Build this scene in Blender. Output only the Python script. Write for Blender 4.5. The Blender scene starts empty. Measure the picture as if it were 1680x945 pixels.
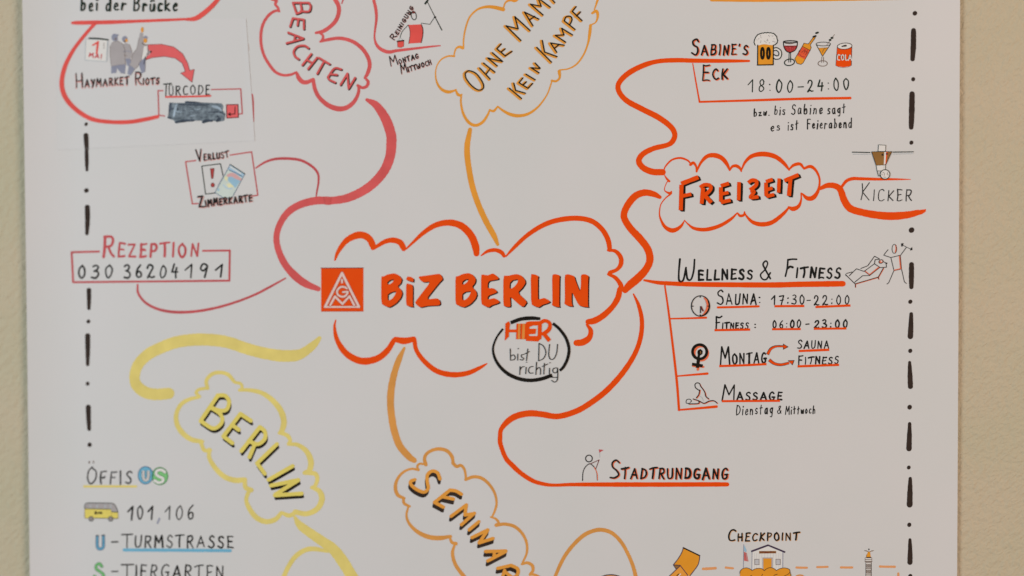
import bpy, math, random
from math import radians, sin, cos, pi
from mathutils import Vector, noise
from mathutils.geometry import tessellate_polygon

random.seed(7)
scene = bpy.context.scene
COL = scene.collection

# ------------------------------------------------------------------ camera
D = 1.273; YAW = radians(7); PITCH = radians(1.42); ROLL = radians(-0.16); LENS = 50.0
HZ = 1.5                                             # height of the middle of the poster above the floor
TGT = Vector((0, 0, HZ))
CAMP = Vector((D*sin(YAW)*cos(PITCH), -D*cos(YAW)*cos(PITCH), HZ + D*sin(PITCH)))
FW = (TGT-CAMP).normalized(); RT = FW.cross(Vector((0, 0, 1))).normalized(); UP = RT.cross(FW)
RT, UP = RT*cos(ROLL)+UP*sin(ROLL), UP*cos(ROLL)-RT*sin(ROLL)
cam = bpy.data.cameras.new('camera'); camo = bpy.data.objects.new('camera', cam); COL.objects.link(camo)
from mathutils import Matrix
camo.matrix_world = Matrix(((RT.x, UP.x, -FW.x, CAMP.x), (RT.y, UP.y, -FW.y, CAMP.y), (RT.z, UP.z, -FW.z, CAMP.z), (0, 0, 0, 1)))
cam.lens = LENS; cam.sensor_width = 36; cam.clip_end = 50; cam.clip_start = .05
cam.dof.use_dof = True; cam.dof.focus_distance = D - .028; cam.dof.aperture_fstop = 1.35
scene.camera = camo

# ------------------------------------------------------------------ light
w = bpy.data.worlds.new('World'); scene.world = w; w.use_nodes = True
w.node_tree.nodes['Background'].inputs[0].default_value = (1.0, .98, .95, 1)
w.node_tree.nodes['Background'].inputs[1].default_value = .15
def area(name, loc, size, energy, col):
    l = bpy.data.lights.new(name, 'AREA'); l.shape = 'RECTANGLE'; l.size = size[0]; l.size_y = size[1]
    l.energy = energy; l.color = col
    o = bpy.data.objects.new(name, l); COL.objects.link(o); o.location = loc
    o.rotation_euler = (TGT-Vector(loc)).to_track_quat('-Z', 'Y').to_euler()
area('window_light', (-2.5, -2.0, 1.75), (1.1, 1.6), 50.2, (.81, .94, 1.01))
area('room_lamp', (2.3, -2.1, 2.2), (1.1, 1.1), 49.8, (1.0, .765, .61))
scene.view_settings.view_transform = 'Standard'; scene.view_settings.look = 'None'
scene.view_settings.exposure = 0; scene.view_settings.gamma = 1

# ------------------------------------------------------------------ materials
K = .62
def lin(c):
    c /= 255.0
    return c/12.92 if c <= .04045 else ((c+.055)/1.055)**2.4
MATS = {}
def ink(name, rgb, rough=.6, var=.05, scale=60, dark=0):
    m = bpy.data.materials.new(name); m.use_nodes = True; nt = m.node_tree; b = nt.nodes['Principled BSDF']
    base = [lin(c)/K for c in rgb]; mx = max(base)
    if mx > .93 and name not in ('orange', 'fringe'): base = [c*.93/mx for c in base]
    n = nt.nodes.new('ShaderNodeTexNoise'); n.inputs['Scale'].default_value = scale; n.inputs['Detail'].default_value = 4
    tc = nt.nodes.new('ShaderNodeTexCoord'); nt.links.new(tc.outputs['Object'], n.inputs['Vector'])
    r = nt.nodes.new('ShaderNodeValToRGB'); r.color_ramp.elements[0].position = .3; r.color_ramp.elements[1].position = .7
    r.color_ramp.elements[0].color = [min(.97, max(0, c*(1-var))) for c in base]+[1]
    r.color_ramp.elements[1].color = [min(.985, c*(1+var)+.002) for c in base]+[1]
    nt.links.new(n.outputs['Fac'], r.inputs['Fac']); nt.links.new(r.outputs['Color'], b.inputs['Base Color'])
    b.inputs['Roughness'].default_value = rough
    b.inputs['Specular IOR Level'].default_value = .12
    MATS[name] = m
for nm, rgb, var in [
    ('orange', (226, 66, 2), .07), ('red', (188, 80, 80), .09), ('note_red', (206, 78, 72), .08), ('arrow_red', (222, 100, 102), .05),
    ('thin_red', (170, 72, 76), .1), ('amber', (212, 143, 52), .06), ('tan', (190, 132, 66), .07), ('red_overlap', (184, 78, 77), .06), ('gold', (214, 147, 60), .05),
    ('doc', (212, 142, 40), .05), ('yellow', (198, 182, 106), .08), ('letter_yellow', (208, 192, 98), .05),
    ('black', (20, 16, 11), .3), ('pen', (22, 22, 20), .35), ('dark_green', (20, 34, 25), .3), ('brown_ink', (45, 35, 30), .25),
    ('dark_red', (96, 36, 34), .2), ('fringe', (222, 100, 66), .08), ('pink_fringe', (206, 150, 146), .1), ('tan_fringe', (206, 160, 120), .1),
    ('grey', (150, 145, 146), .05), ('grey_blue', (124, 127, 144), .08), ('pale_line', (160, 165, 168), .1), ('white', (197, 195, 192), .02),
    ('blue', (98, 156, 182), .05), ('navy', (40, 78, 112), .15), ('green', (112, 176, 112), .08), ('deep_green', (62, 120, 70), .1),
    ('beer', (213, 142, 40), .05), ('wine', (150, 48, 48), .1), ('label_red', (216, 84, 52), .15), ('brown', (128, 92, 48), .08),
    ('logo_line', (222, 196, 190), .03), ('logo_edge', (140, 60, 40), .1), ('shade', (105, 90, 82), .15), ('plank', (168, 168, 172), .05),
    ('sky_card', (150, 175, 192), .08), ('pale_card', (178, 188, 182), .06), ('cream_card', (200, 196, 158), .05), ('pink_card', (190, 150, 150), .06),
    ('tan_dash', (198, 138, 90), .06), ('card_blue', (134, 168, 188), .06), ('card_red', (158, 62, 60), .1), ('roof', (58, 44, 66), .1), ('flag_red', (172, 92, 88), .15), ('stripe', (232, 146, 66), .06), ('faint', (180, 172, 168), .02)]:
    ink(nm, rgb, var=var)
# watery redaction ink: blotchy blue grey wash
ink('wash', (98, 112, 126), var=.5, scale=260)
MATS['wash'].node_tree.nodes['Color Ramp'].color_ramp.elements[0].color = (.085, .110, .138, 1)
MATS['wash'].node_tree.nodes['Color Ramp'].color_ramp.elements[1].color = (.30, .37, .43, 1)
ink('wash_dark', (56, 64, 76), var=.35, scale=120)
ink('wash_light', (142, 158, 172), var=.2, scale=120)

def paper_mat(name, base, var):
    m = bpy.data.materials.new(name); m.use_nodes = True; nt = m.node_tree; b = nt.nodes['Principled BSDF']
    tc = nt.nodes.new('ShaderNodeTexCoord')
    n = nt.nodes.new('ShaderNodeTexNoise'); n.inputs['Scale'].default_value = 9; n.inputs['Detail'].default_value = 3
    n2 = nt.nodes.new('ShaderNodeTexNoise'); n2.inputs['Scale'].default_value = 420; n2.inputs['Detail'].default_value = 2
    r = nt.nodes.new('ShaderNodeValToRGB'); r.color_ramp.elements[0].position = .35; r.color_ramp.elements[1].position = .65
    r.color_ramp.elements[0].color = [c-var for c in base]+[1]; r.color_ramp.elements[1].color = [base[0]+.004, base[1]-.012, base[2]-.008, 1]
    bp = nt.nodes.new('ShaderNodeBump'); bp.inputs['Strength'].default_value = .09; bp.inputs['Distance'].default_value = .0006
    for q in (n, n2): nt.links.new(tc.outputs['Object'], q.inputs['Vector'])
    nt.links.new(n.outputs['Fac'], r.inputs['Fac']); nt.links.new(r.outputs['Color'], b.inputs['Base Color'])
    nt.links.new(n2.outputs['Fac'], bp.inputs['Height']); nt.links.new(bp.outputs['Normal'], b.inputs['Normal'])
    b.inputs['Roughness'].default_value = .55; b.inputs['Specular IOR Level'].default_value = .3
    MATS[name] = m
paper_mat('paper', (.80, .80, .795), .022)
paper_mat('note_paper', (.80, .80, .80), .018)

def wall_mat():
    m = bpy.data.materials.new('wall_plaster'); m.use_nodes = True; nt = m.node_tree; b = nt.nodes['Principled BSDF']
    tc = nt.nodes.new('ShaderNodeTexCoord')
    m0 = nt.nodes.new('ShaderNodeMapping'); m0.inputs['Rotation'].default_value = (0, radians(42), 0)
    mp = nt.nodes.new('ShaderNodeMapping'); mp.inputs['Scale'].default_value = (1.0, 1.0, 1.7)
    nt.links.new(tc.outputs['Object'], m0.inputs['Vector']); nt.links.new(m0.outputs['Vector'], mp.inputs['Vector'])
    def noi(scale, detail, src=mp):
        n = nt.nodes.new('ShaderNodeTexNoise'); n.inputs['Scale'].default_value = scale; n.inputs['Detail'].default_value = detail
        nt.links.new(src.outputs[0 if src is mp else 'Object'], n.inputs['Vector']); return n
    big = noi(7, 3, tc); r = nt.nodes.new('ShaderNodeValToRGB')
    r.color_ramp.elements[0].position = .35; r.color_ramp.elements[1].position = .68
    r.color_ramp.elements[0].color = (.628, .566, .398, 1); r.color_ramp.elements[1].color = (.690, .578, .420, 1)
    nt.links.new(big.outputs['Fac'], r.inputs['Fac']); nt.links.new(r.outputs['Color'], b.inputs['Base Color'])
    a = noi(120, 3); c = noi(330, 3)
    ad = nt.nodes.new('ShaderNodeMath'); ad.operation = 'MULTIPLY_ADD'; ad.inputs[1].default_value = .45
    nt.links.new(c.outputs['Fac'], ad.inputs[0]); nt.links.new(a.outputs['Fac'], ad.inputs[2])
    bp = nt.nodes.new('ShaderNodeBump'); bp.inputs['Strength'].default_value = .75; bp.inputs['Distance'].default_value = .0026
    nt.links.new(ad.outputs[0], bp.inputs['Height']); nt.links.new(bp.outputs['Normal'], b.inputs['Normal'])
    b.inputs['Roughness'].default_value = .8; b.inputs['Specular IOR Level'].default_value = .2
    MATS['wall_plaster'] = m
wall_mat()

# ------------------------------------------------------------------ the paper surface and the pixel -> poster mapping
XL, XR = -.4538, .3873                               # the sheet is 841 mm wide (A0)
ZB, ZT = HZ-.5945, HZ+.5945
def lift(x, z):
    """distance of the sheet's face from the wall: a small gap, slow waves, left edge curling away"""
    u = x-XL
    l = .0022 + .0005*sin(7.5*x+1.0)*cos(5.0*(z-HZ)+.4) + .0003*sin(11*(z-HZ)+3*x)
    if u < .050: l += .0052*((.050-u)/.050)**2*(1.0-.35*(HZ-z)/.27*.5)
    v = XR-x
    if v < .3: l += .0009*((.3-v)/.3)**2
    return l
PXK = 36/LENS/1680
def W(px, py, off=0.0):
    d = FW + RT*((px-840)*PXK) - UP*((py-472.5)*PXK)
    y = -.002
    for _ in range(4):
        t = (y-CAMP.y)/d.y; p = CAMP+d*t
        y = -(lift(p.x, p.z)+off)
    return Vector((p.x, -(lift(p.x, p.z)+off), p.z))
class Reg:                                           # a window of the photo: origin and enlargement in which points were read
    def __init__(s, x, y, k): s.x, s.y, s.k = x, y, k
    def __call__(s, p): return (s.x+p[0]/s.k, s.y+p[1]/s.k)
S = Reg(0, 0, 1)
A1 = Reg(520, 425, 7.304); A2 = Reg(740, 425, 7.0); A3 = Reg(1070, 240, 5.895); A4 = Reg(1220, 40, 8.4); A5 = Reg(795, 510, 7.561)
A6 = Reg(420, 0, 4.975); A7 = Reg(710, 0, 4.396); A8 = Reg(280, 600, 3.5)
B1 = Reg(640, 730, 4.396); B2 = Reg(90, 30, 7.876); B3 = Reg(240, 120, 8.842); B4 = Reg(295, 240, 9); B5 = Reg(1080, 480, 7.875)
B6 = Reg(1240, 480, 7.267); B7 = Reg(1100, 600, 6.4615); B8 = Reg(1370, 390, 10.5)
C1 = Reg(1380, 225, 6.747); C2 = Reg(900, 860, 6); C3 = Reg(1170, 860, 9.882); C4 = Reg(1330, 860, 8.842); C5 = Reg(125, 740, 6.222)
C6 = Reg(125, 820, 6.222); C7 = Reg(610, 0, 7.27); C8 = Reg(1100, 50, 5.25); BUS = Reg(130, 815, 21); CAN = Reg(1355, 40, 12.6)
def T(c, r): return Reg(420*c, (0, 236, 472, 709)[r], 3.988 if r == 2 else 4.0)

# ------------------------------------------------------------------ drawing kit
def catmull(pts, n):
    if len(pts) < 3: n = max(n, 2)
    out = []
    P = [pts[0]]+list(pts)+[pts[-1]]
    P[0] = tuple(2*a-b for a, b in zip(pts[0], pts[1])); P[-1] = tuple(2*a-b for a, b in zip(pts[-1], pts[-2]))
    for i in range(1, len(P)-2):
        p0, p1, p2, p3 = P[i-1:i+3]
        for j in range(n):
            t = j/n
            out.append(tuple(.5*((2*b)+(c-a)*t+(2*a-5*b+4*c-d)*t*t+(3*b-a-3*c+d)*t**3) for a, b, c, d in zip(p0, p1, p2, p3)))
    out.append(tuple(pts[-1]))
    return out
def ell(cx, cy, rx, ry, rot=0, n=20, a0=0, a1=360, w=None):
    r = radians(rot); o = []
    for i in range(n+1):
        a = radians(a0+(a1-a0)*i/n); x, y = rx*cos(a), ry*sin(a)
        q = (cx+x*cos(r)-y*sin(r), cy+x*sin(r)+y*cos(r)); o.append(q+((w,) if w else ()))
    return o
PARTS = []
class Part:
    def __init__(s, name, parent=None, label=None, lvl=0, base=.00010):
        s.name, s.parent, s.label = name, parent, label
        s.base = base if parent is None or not isinstance(parent, Part) else parent.base
        s.z = s.base + lvl*.00030 if not isinstance(parent, Part) else parent.z+.00002
        s.v, s.f, s.mi, s.m = [], [], [], []
        PARTS.append(s)
    def sub(s, name, label=None):
        return Part(name, s, label)
    def mat(s, m):
        if m not in s.m: s.m.append(m)
        return s.m.index(m)
    def up(s):
        s.z += .0000014
        if isinstance(s.parent, Part): s.parent.z = max(s.parent.z, s.z)
    def ribbon(s, pts, mat, cap=True, rag=.035):
        """pts: photo pixels with a width each"""
        q = [pts[0]]
        for p in pts[1:]:
            if math.hypot(p[0]-q[-1][0], p[1]-q[-1][1]) > .12: q.append(p)
        if len(q) < 2: q.append((q[0][0]+.3, q[0][1], q[0][2]))
        n = len(q); s.up(); L, R = [], []
        for i, p in enumerate(q):
            a, b = q[max(0, i-1)], q[min(n-1, i+1)]
            dx, dy = b[0]-a[0], b[1]-a[1]; l = math.hypot(dx, dy) or 1
            hw = p[2]/2*(1+random.uniform(-rag, rag)); z = s.z+.0000008*(i % 2)
            nx, ny = -dy/l*hw, dx/l*hw
            L.append(W(p[0]+nx, p[1]+ny, z)); R.append(W(p[0]-nx, p[1]-ny, z))
        k = len(s.v); mi = s.mat(mat); s.v += L+R
        for i in range(n-1): s.f.append((k+i, k+i+1, k+n+i+1, k+n+i)); s.mi.append(mi)
        if cap:
            for end in (0, 1):
                p = q[-1] if end else q[0]; o = q[-2] if end else q[1]
                a0 = math.atan2(p[1]-o[1], p[0]-o[0]); hw = p[2]/2; k0 = len(s.v)
                arc = [W(p[0]+hw*cos(a0+a), p[1]+hw*sin(a0+a), s.z) for a in [(-pi/2+pi*j/8) for j in range(9)]]
                s.v += arc; s.f.append(tuple(range(k0, k0+9))); s.mi.append(mi)
    def st(s, reg, pts, w, mat, curve=True, n=8, cap=True, rag=.035):
        if not curve:
            for a, b in zip(pts[:-1], pts[1:]): s.st(reg, [a, b], w, mat, True, 4, cap, rag)
            return s
        P = []
        for p in pts:
            x, y = reg(p); P.append((x, y, (p[2] if len(p) > 2 else w)/reg.k))
        s.ribbon(catmull(P, n), mat, cap, rag); return s
    def fill(s, reg, poly, mat, holes=(), curve=False):
        s.up(); k = len(s.v); mi = s.mat(mat); loops = []
        for lp in [poly]+list(holes):
            q = [reg(p) for p in lp]
            if curve: q = catmull(q+[q[0]], 6)[:-1]
            loops.append([Vector((a, b, 0)) for a, b in q])
        flat = [p for l in loops for p in l]
        s.v += [W(p.x, p.y, s.z) for p in flat]
        for t in tessellate_polygon(loops): s.f.append(tuple(k+i for i in t)); s.mi.append(mi)
        return s
    def dot(s, reg, x, y, r, mat, ry=None, rot=0):
        return s.fill(reg, ell(x, y, r, ry or r, rot, 18)[:-1], mat)
    def outline(s, reg, pts, w, mat, curve=False):
        return s.st(reg, list(pts)+[pts[0]], w, mat, curve)
    def txt(s, reg, text, A, B, h, h2=None, w=12, mat='pen', mode='sc', shadow=None, slant=.05, jit=.055):
        if shadow:
            stt = random.getstate()
            s._txt(reg, text, (A[0]+shadow[0], A[1]+shadow[1]), (B[0]+shadow[0], B[1]+shadow[1]), h, h2, w*1.15, shadow[2], mode, slant, jit)
            random.setstate(stt)
        s._txt(reg, text, A, B, h, h2, w, mat, mode, slant, jit); return s
    def _txt(s, reg, text, A, B, h, h2, w, mat, mode, slant, jit):
        h2 = h2 or h; items = []; x = 0
        for ch in text:
            if ch == ' ': x += .55*h2; continue
            if mode == 'sc':
                hh = h if (ch.isupper() or ch.isdigit() or ch == '&') else h2; g = GLYPH.get(ch.upper())
            else:
                hh = h; g = GLYPH.get(ch)
            items.append((x, hh, g)); x += g[0]*hh+(.52 if ch.isdigit() or ch in ':-' else .42)*h2
        x -= (.52 if text[-1].isdigit() else .42)*h2
        Lx = math.hypot(B[0]-A[0], B[1]-A[1]); ex, ey = (B[0]-A[0])/Lx, (B[1]-A[1])/Lx; ux, uy = ey, -ex; k = Lx/x
        for (gx, hh, g) in items:
            jr = random.uniform(-.06, .06); jh = hh*(1+random.uniform(-jit, jit)); jy = random.uniform(-.03, .03)*hh
            for kind, pts in g[1]:
                q = []; wk = random.uniform(.85, 1.28)
                pp_ = list(pts)
                if kind == 'l' and len(pp_) == 2 and math.dist(*pp_) > .3:
                    pp_.insert(1, ((pp_[0][0]+pp_[1][0])/2+random.gauss(0, .022), (pp_[0][1]+pp_[1][1])/2+random.gauss(0, .022)))
                    kind = 'c'
                for px, py in pp_:
                    px += random.gauss(0, .016); py += random.gauss(0, .02)
                    X = gx*k + (px*hh+slant*py*jh-jr*py*jh)*k; Y = py*jh+jy
                    q.append((A[0]+ex*X+ux*Y, A[1]+ey*X+uy*Y, w*wk*random.uniform(.88, 1.14)))
                s.st(reg, q, w, mat, kind == 'c', 6)
    def build(s):
        if not s.v: return
        c = Vector((0, 0, 0))
        for p in s.v: c += p
        c /= len(s.v); s.c = c
        me = bpy.data.meshes.new(s.name); me.from_pydata([p-c for p in s.v], [], s.f); me.update()
        for m in s.m: me.materials.append(MATS[m])
        for p, mi in zip(me.polygons, s.mi): p.material_index = mi
        # all faces look away from the wall
        o = bpy.data.objects.new(s.name, me); COL.objects.link(o); s.o = o
        par = s.parent.o if isinstance(s.parent, Part) else s.parent
        pc = s.parent.c if isinstance(s.parent, Part) else par.location
        o.parent = par; o.location = c-pc
        if s.label: o['label'] = s.label
GLYPH = {}
def G(ch, wd, *st): GLYPH[ch] = (wd, st)
l = lambda *p: ('l', p)
c = lambda *p: ('c', p)
G('A', .72, l((0, 0), (.36, 1), (.72, 0)), l((.13, .34), (.6, .36)))
G('B', .58, l((.03, 0), (.05, 1)), c((.05, 1), (.38, .98), (.5, .8), (.38, .58), (.08, .53)), c((.08, .53), (.48, .5), (.58, .26), (.42, .04), (.03, 0)))
G('C', .62, c((.6, .88), (.42, 1), (.18, .88), (.03, .5), (.13, .12), (.38, 0), (.62, .1)))
G('D', .62, l((.03, 0), (.05, 1)), c((.05, 1), (.42, .9), (.62, .52), (.46, .14), (.03, 0)))
G('E', .52, l((.05, 1), (.03, 0)), l((.05, 1), (.52, .99)), l((.05, .53), (.43, .54)), l((.03, 0), (.54, .02)))
G('F', .5, l((.05, 1), (.03, 0)), l((.05, .98), (.55, 1.02)), l((.05, .53), (.4, .55)))
G('G', .66, c((.6, .88), (.4, 1), (.15, .85), (.03, .46), (.14, .1), (.38, 0), (.58, .12), (.6, .4)), l((.38, .42), (.66, .42)))
G('H', .6, l((.04, 1), (.03, 0)), l((.58, 1), (.57, 0)), l((.04, .5), (.58, .52)))
G('I', .08, l((.04, 1), (.03, 0)))
G('K', .58, l((.05, 1), (.03, 0)), l((.54, 1), (.08, .45), (.58, .02)))
G('L', .46, l((.05, 1), (.03, 0), (.48, .02)))
G('M', .78, l((0, 0), (.1, 1), (.4, .38), (.7, 1), (.78, 0)))
G('N', .62, l((.02, 0), (.05, 1), (.57, .02), (.6, 1)))
G('O', .68, c((.34, 1), (.08, .78), (.05, .3), (.3, 0), (.6, .22), (.62, .7), (.34, 1)))
G('P', .52, l((.05, 1), (.03, 0)), c((.05, .98), (.4, .96), (.52, .74), (.38, .5), (.06, .45)))
G('R', .58, l((.05, 1), (.03, 0)), c((.05, .98), (.4, .96), (.52, .76), (.38, .54), (.06, .48)), l((.22, .48), (.6, 0)))
G('S', .52, c((.5, .86), (.32, 1), (.08, .86), (.12, .63), (.4, .45), (.5, .2), (.3, 0), (0, .1)))
G('T', .66, l((-.06, .93), (.76, 1.06)), l((.35, 1), (.33, 0)))
G('U', .58, c((.02, 1), (.02, .34), (.12, .05), (.32, 0), (.5, .1), (.57, .4), (.58, 1)))
G('V', .6, l((0, 1), (.3, 0), (.6, 1)))
G('W', .9, c((.06, 1), (0, .4), (.06, .03), (.25, .05), (.4, .6)), c((.4, .55), (.5, .06), (.68, .05), (.82, .5), (.86, 1)))
G('Y', .6, l((0, 1), (.3, .5)), l((.6, 1), (.22, -.05)))
G('Z', .56, l((.02, .98), (.54, 1), (.02, .02), (.58, .02)))
G('Ü', .58, *GLYPH['U'][1], l((.15, 1.13), (.17, 1.16)), l((.42, 1.13), (.44, 1.16)))
G('&', .7, c((.66, .02), (.3, .55), (.2, .85), (.36, 1), (.48, .84), (.3, .56), (.06, .3), (.14, .04), (.4, .03), (.62, .35)))
G(':', .1, l((.04, .12), (.05, .14)), l((.04, .58), (.05, .6)))
G('.', .1, l((.04, .02), (.06, .04)))
G(',', .2, l((.14, .08), (.02, -.3)))
G("'", .08, l((.04, 1.12), (.02, .92)))
G('0', .52, c((.27, 1), (.07, .74), (.05, .3), (.24, 0), (.46, .2), (.5, .68), (.27, 1)))
G('1', .46, l((0, .58), (.42, 1), (.38, 0)))
G('2', .54, c((.02, .76), (.14, .97), (.36, 1), (.47, .8), (.36, .48), (.0, .02)), c((0, .02), (.2, .1), (.36, .02), (.56, .06)))
G('3', .5, c((.04, .9), (.28, 1), (.45, .82), (.32, .58), (.16, .54)), c((.16, .54), (.42, .46), (.5, .24), (.32, .01), (0, .08)))
G('4', .56, l((.2, 1), (.02, .42), (.56, .46)), l((.42, .72), (.38, 0)))
G('6', .5, c((.44, 1), (.14, .68), (.04, .28), (.2, 0), (.44, .12), (.44, .4), (.24, .5), (.06, .3)))
G('7', .56, l((0, .95), (.54, 1), (.26, 0)), l((.16, .5), (.54, .52)))
G('8', .52, c((.42, .86), (.26, 1), (.08, .84), (.16, .6), (.42, .4), (.48, .16), (.26, 0), (.05, .14), (.14, .42), (.4, .62), (.44, .82), (.3, .99)))
G('9', .5, c((.44, .72), (.24, .5), (.06, .62), (.08, .9), (.28, 1), (.44, .84), (.44, .5), (.36, 0)))
G('-', .4, l((0, .42), (.4, .42)))
# small letters (height 1 = ascender)
XH = .56
G('a', .5, c((.44, XH), (.2, XH), (.04, .28), (.14, .02), (.34, .12), (.44, XH)), l((.45, XH), (.48, .0)))
G('b', .46, l((.05, 1), (.04, 0)), c((.05, .3), (.24, XH), (.42, .4), (.38, .1), (.18, 0), (.04, .08)))
G('c', .4, c((.4, .5), (.2, XH), (.04, .28), (.16, .02), (.4, .08)))
G('d', .5, c((.44, .44), (.24, XH), (.04, .3), (.14, .02), (.36, .1), (.46, .4)), l((.5, 1), (.46, 0)))
G('e', .42, c((.05, .28), (.36, .34), (.3, XH), (.1, .48), (.04, .22), (.18, 0), (.42, .08)))
G('g', .46, c((.42, XH), (.18, XH), (.04, .32), (.16, .08), (.36, .18), (.42, XH)), c((.43, XH), (.42, .0), (.3, -.34), (.08, -.3)))
G('h', .46, l((.06, 1), (.03, 0)), c((.05, .34), (.24, XH), (.4, .42), (.42, 0)))
G('i', .08, l((.05, XH), (.03, 0)), l((.06, .82), (.08, .85)))
G('k', .46, l((.05, 1), (.03, 0)), l((.42, XH), (.07, .26), (.46, 0)))
G('n', .46, l((.04, XH), (.03, 0)), c((.04, .34), (.22, XH), (.38, .42), (.42, 0)))
G('o', .42, c((.2, XH), (.04, .3), (.18, 0), (.38, .24), (.2, XH)))
G('r', .36, l((.04, XH), (.03, 0)), c((.04, .3), (.16, .52), (.38, .5)))
G('s', .36, c((.34, .5), (.14, XH), (.06, .4), (.3, .24), (.26, .04), (0, .06)))
G('t', .42, l((.2, .95), (.16, 0)), l((0, .6), (.42, .66)))
G('u', .46, c((.03, XH), (.04, .14), (.2, 0), (.38, .16), (.43, XH)), l((.43, XH), (.45, 0)))
G('w', .5, c((.03, .5), (.04, .12), (.2, .04), (.26, .4)), c((.26, .4), (.28, .08), (.44, .04), (.5, .5)))
G('z', .42, l((.02, .48), (.38, .5), (.02, .03), (.42, .04)))
G('ü', .46, *GLYPH['u'][1], l((.1, .82), (.11, .85)), l((.34, .82), (.35, .85)))

# ------------------------------------------------------------------ setting: the wall
def sheet(name, xs, zs, f, mat, parent=None):
    vs = [f(x, z) for z in zs for x in xs]; n = len(xs)
    fs = [(j*n+i, j*n+i+1, (j+1)*n+i+1, (j+1)*n+i) for j in range(len(zs)-1) for i in range(n-1)]
    me = bpy.data.meshes.new(name); me.materials.append(MATS[mat])
    org = parent.location if parent else Vector((0, 0, 0))
    me.from_pydata([Vector(v)-org for v in vs], [], fs); me.update()
    for p in me.polygons: p.use_smooth = True
    o = bpy.data.objects.new(name, me); COL.objects.link(o)
    if parent: o.parent = parent
    return o
def frange(a, b, n): return [a+(b-a)*i/n for i in range(n+1)]
import bmesh
bm = bmesh.new(); bmesh.ops.create_cube(bm, size=1)
for v in bm.verts: v.co = Vector((v.co.x*5.0, .06+v.co.y*.12, 1.4+v.co.z*2.8))
me = bpy.data.meshes.new('wall'); bm.to_mesh(me); bm.free(); me.materials.append(MATS['wall_plaster'])
wall = bpy.data.objects.new('wall', me); COL.objects.link(wall); wall['kind'] = 'structure'

def thing(name, label, cat, loc):
    o = bpy.data.objects.new(name, None); COL.objects.link(o); o.location = loc; o.empty_display_size = .05
    o['label'] = label; o['category'] = cat; return o
poster = thing('poster', 'large white hand drawn mind map poster with coloured branches hanging on beige wall', 'poster', Vector(((XL+XR)/2, 0, ZB)))
xs = frange(XL, XL+.06, 40)+frange(XL+.06, XR, 110)[1:]
ps = sheet('paper_sheet', xs, frange(ZB, ZT, 130), lambda x, z: (x, -lift(x, z), z), 'paper', poster)
md = ps.modifiers.new('thickness', 'SOLIDIFY'); md.thickness = .0003; md.offset = -1; md.use_rim = False

# pasted note: corners in photo pixels; its own thin sheet lying on the poster
note = thing('pasted_note', 'white paper patch with marching figures and blotted code pasted on the poster', 'note', W(256, 246))
NC = [(93, 31), (403.5, 30.5), (418, 231), (94, 246)]
def npt(u, v):
    a = [NC[0][i]*(1-u)+NC[1][i]*u for i in (0, 1)]; b = [NC[3][i]*(1-u)+NC[2][i]*u for i in (0, 1)]
    e = min(1-u, 1-v+.004); curl = .00024*max(0, 1-e/.035)**2
    p = W(a[0]*(1-v)+b[0]*v, a[1]*(1-v)+b[1]*v, .00012+curl); return (p.x, p.y, p.z)
pp = sheet('paper_patch', frange(0, 1, 90), frange(1, 0, 60), lambda u, v: npt(u, v), 'note_paper', note)
NB = .00030                                          # ink on the note lies above the note's face
def P(name, label=None, lvl=0): return Part(name, poster, label, lvl)
def N(name, label=None, lvl=0): return Part(name, note, label, lvl, NB)
def path(pts, reg, mat, name='branch_line', lvl=0, w=20, label=None, mk=P, n=8):
    return mk(name, label, lvl).st(reg, pts, w, mat, n=n)

# ================================================================== the pasted note
path([(475, 150, 18), (520, 149, 26), (700, 146, 26), (900, 139, 20), (1100, 131, 18), (1210, 126, 16)], T(0, 0), 'note_red', 'branch_line', 0, mk=N)
path([(625, 152, 22), (560, 225, 22), (480, 330, 24), (425, 440, 28), (405, 550, 30), (430, 640, 32), (500, 720, 30), (600, 780, 28), (720, 800, 26), (850, 800, 26), (960, 782, 26), (1033, 766, 24)], T(0, 0), 'note_red', 'branch_line', 0, mk=N)
p = N('calendar_drawing', 'drawn calendar leaf for the first of May')
p.fill(B2, [(400, 270), (690, 280), (670, 560), (392, 540)], 'white')
p.outline(B2, [(400, 270), (690, 280), (672, 560), (392, 540)], 9, 'pale_line')
p.st(B2, [(684, 290), (668, 545)], 16, 'pale_line')
p.sub('binding').st(B2, [(445, 258), (560, 262), (685, 278)], 20, 'dark_green')
q = p.sub('date')
q.st(B2, [(490, 348, 20), (552, 312, 26)], 24, 'note_red').st(B2, [(558, 305, 26), (548, 380, 28), (540, 455, 24)], 26, 'note_red')
q.txt(B2, 'MAI', (440, 500), (600, 520), 52, w=15, mat='thin_red')
for yy in (325, 350, 380): q.st(B2, [(628, yy), (640, yy+2)], 9, 'shade')
p = N('marching_figure', 'drawn man in grey coat and cap seen from behind')
p.fill(B2, [(735, 318), (800, 292), (850, 315), (882, 345), (908, 420), (905, 500), (915, 595), (730, 622), (716, 500), (712, 360)], 'grey')
p.sub('trousers').fill(B2, [(730, 622), (820, 605), (915, 595), (905, 715), (850, 705), (800, 640), (795, 705), (728, 712)], 'grey_blue')
q = p.sub('head'); q.fill(B2, [(735, 225), (760, 200), (800, 205), (828, 213), (808, 232), (812, 270), (795, 292), (755, 290), (735, 260)], 'grey_blue', curve=True); q.dot(B2, 785, 268, 14, 'shade')
p = N('marching_figure', 'drawn man with cap turning his face back')
p.fill(B2, [(880, 335), (920, 318), (960, 335), (985, 395), (1000, 440), (1015, 480), (970, 522), (910, 518), (888, 440)], 'grey')
p.st(B2, [(888, 425), (960, 425), (985, 440)], 7, 'grey_blue').st(B2, [(895, 470), (930, 490)], 6, 'shade')
p.sub('trousers').fill(B2, [(912, 522), (972, 522), (985, 565), (950, 620), (930, 600)], 'grey_blue')
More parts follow.
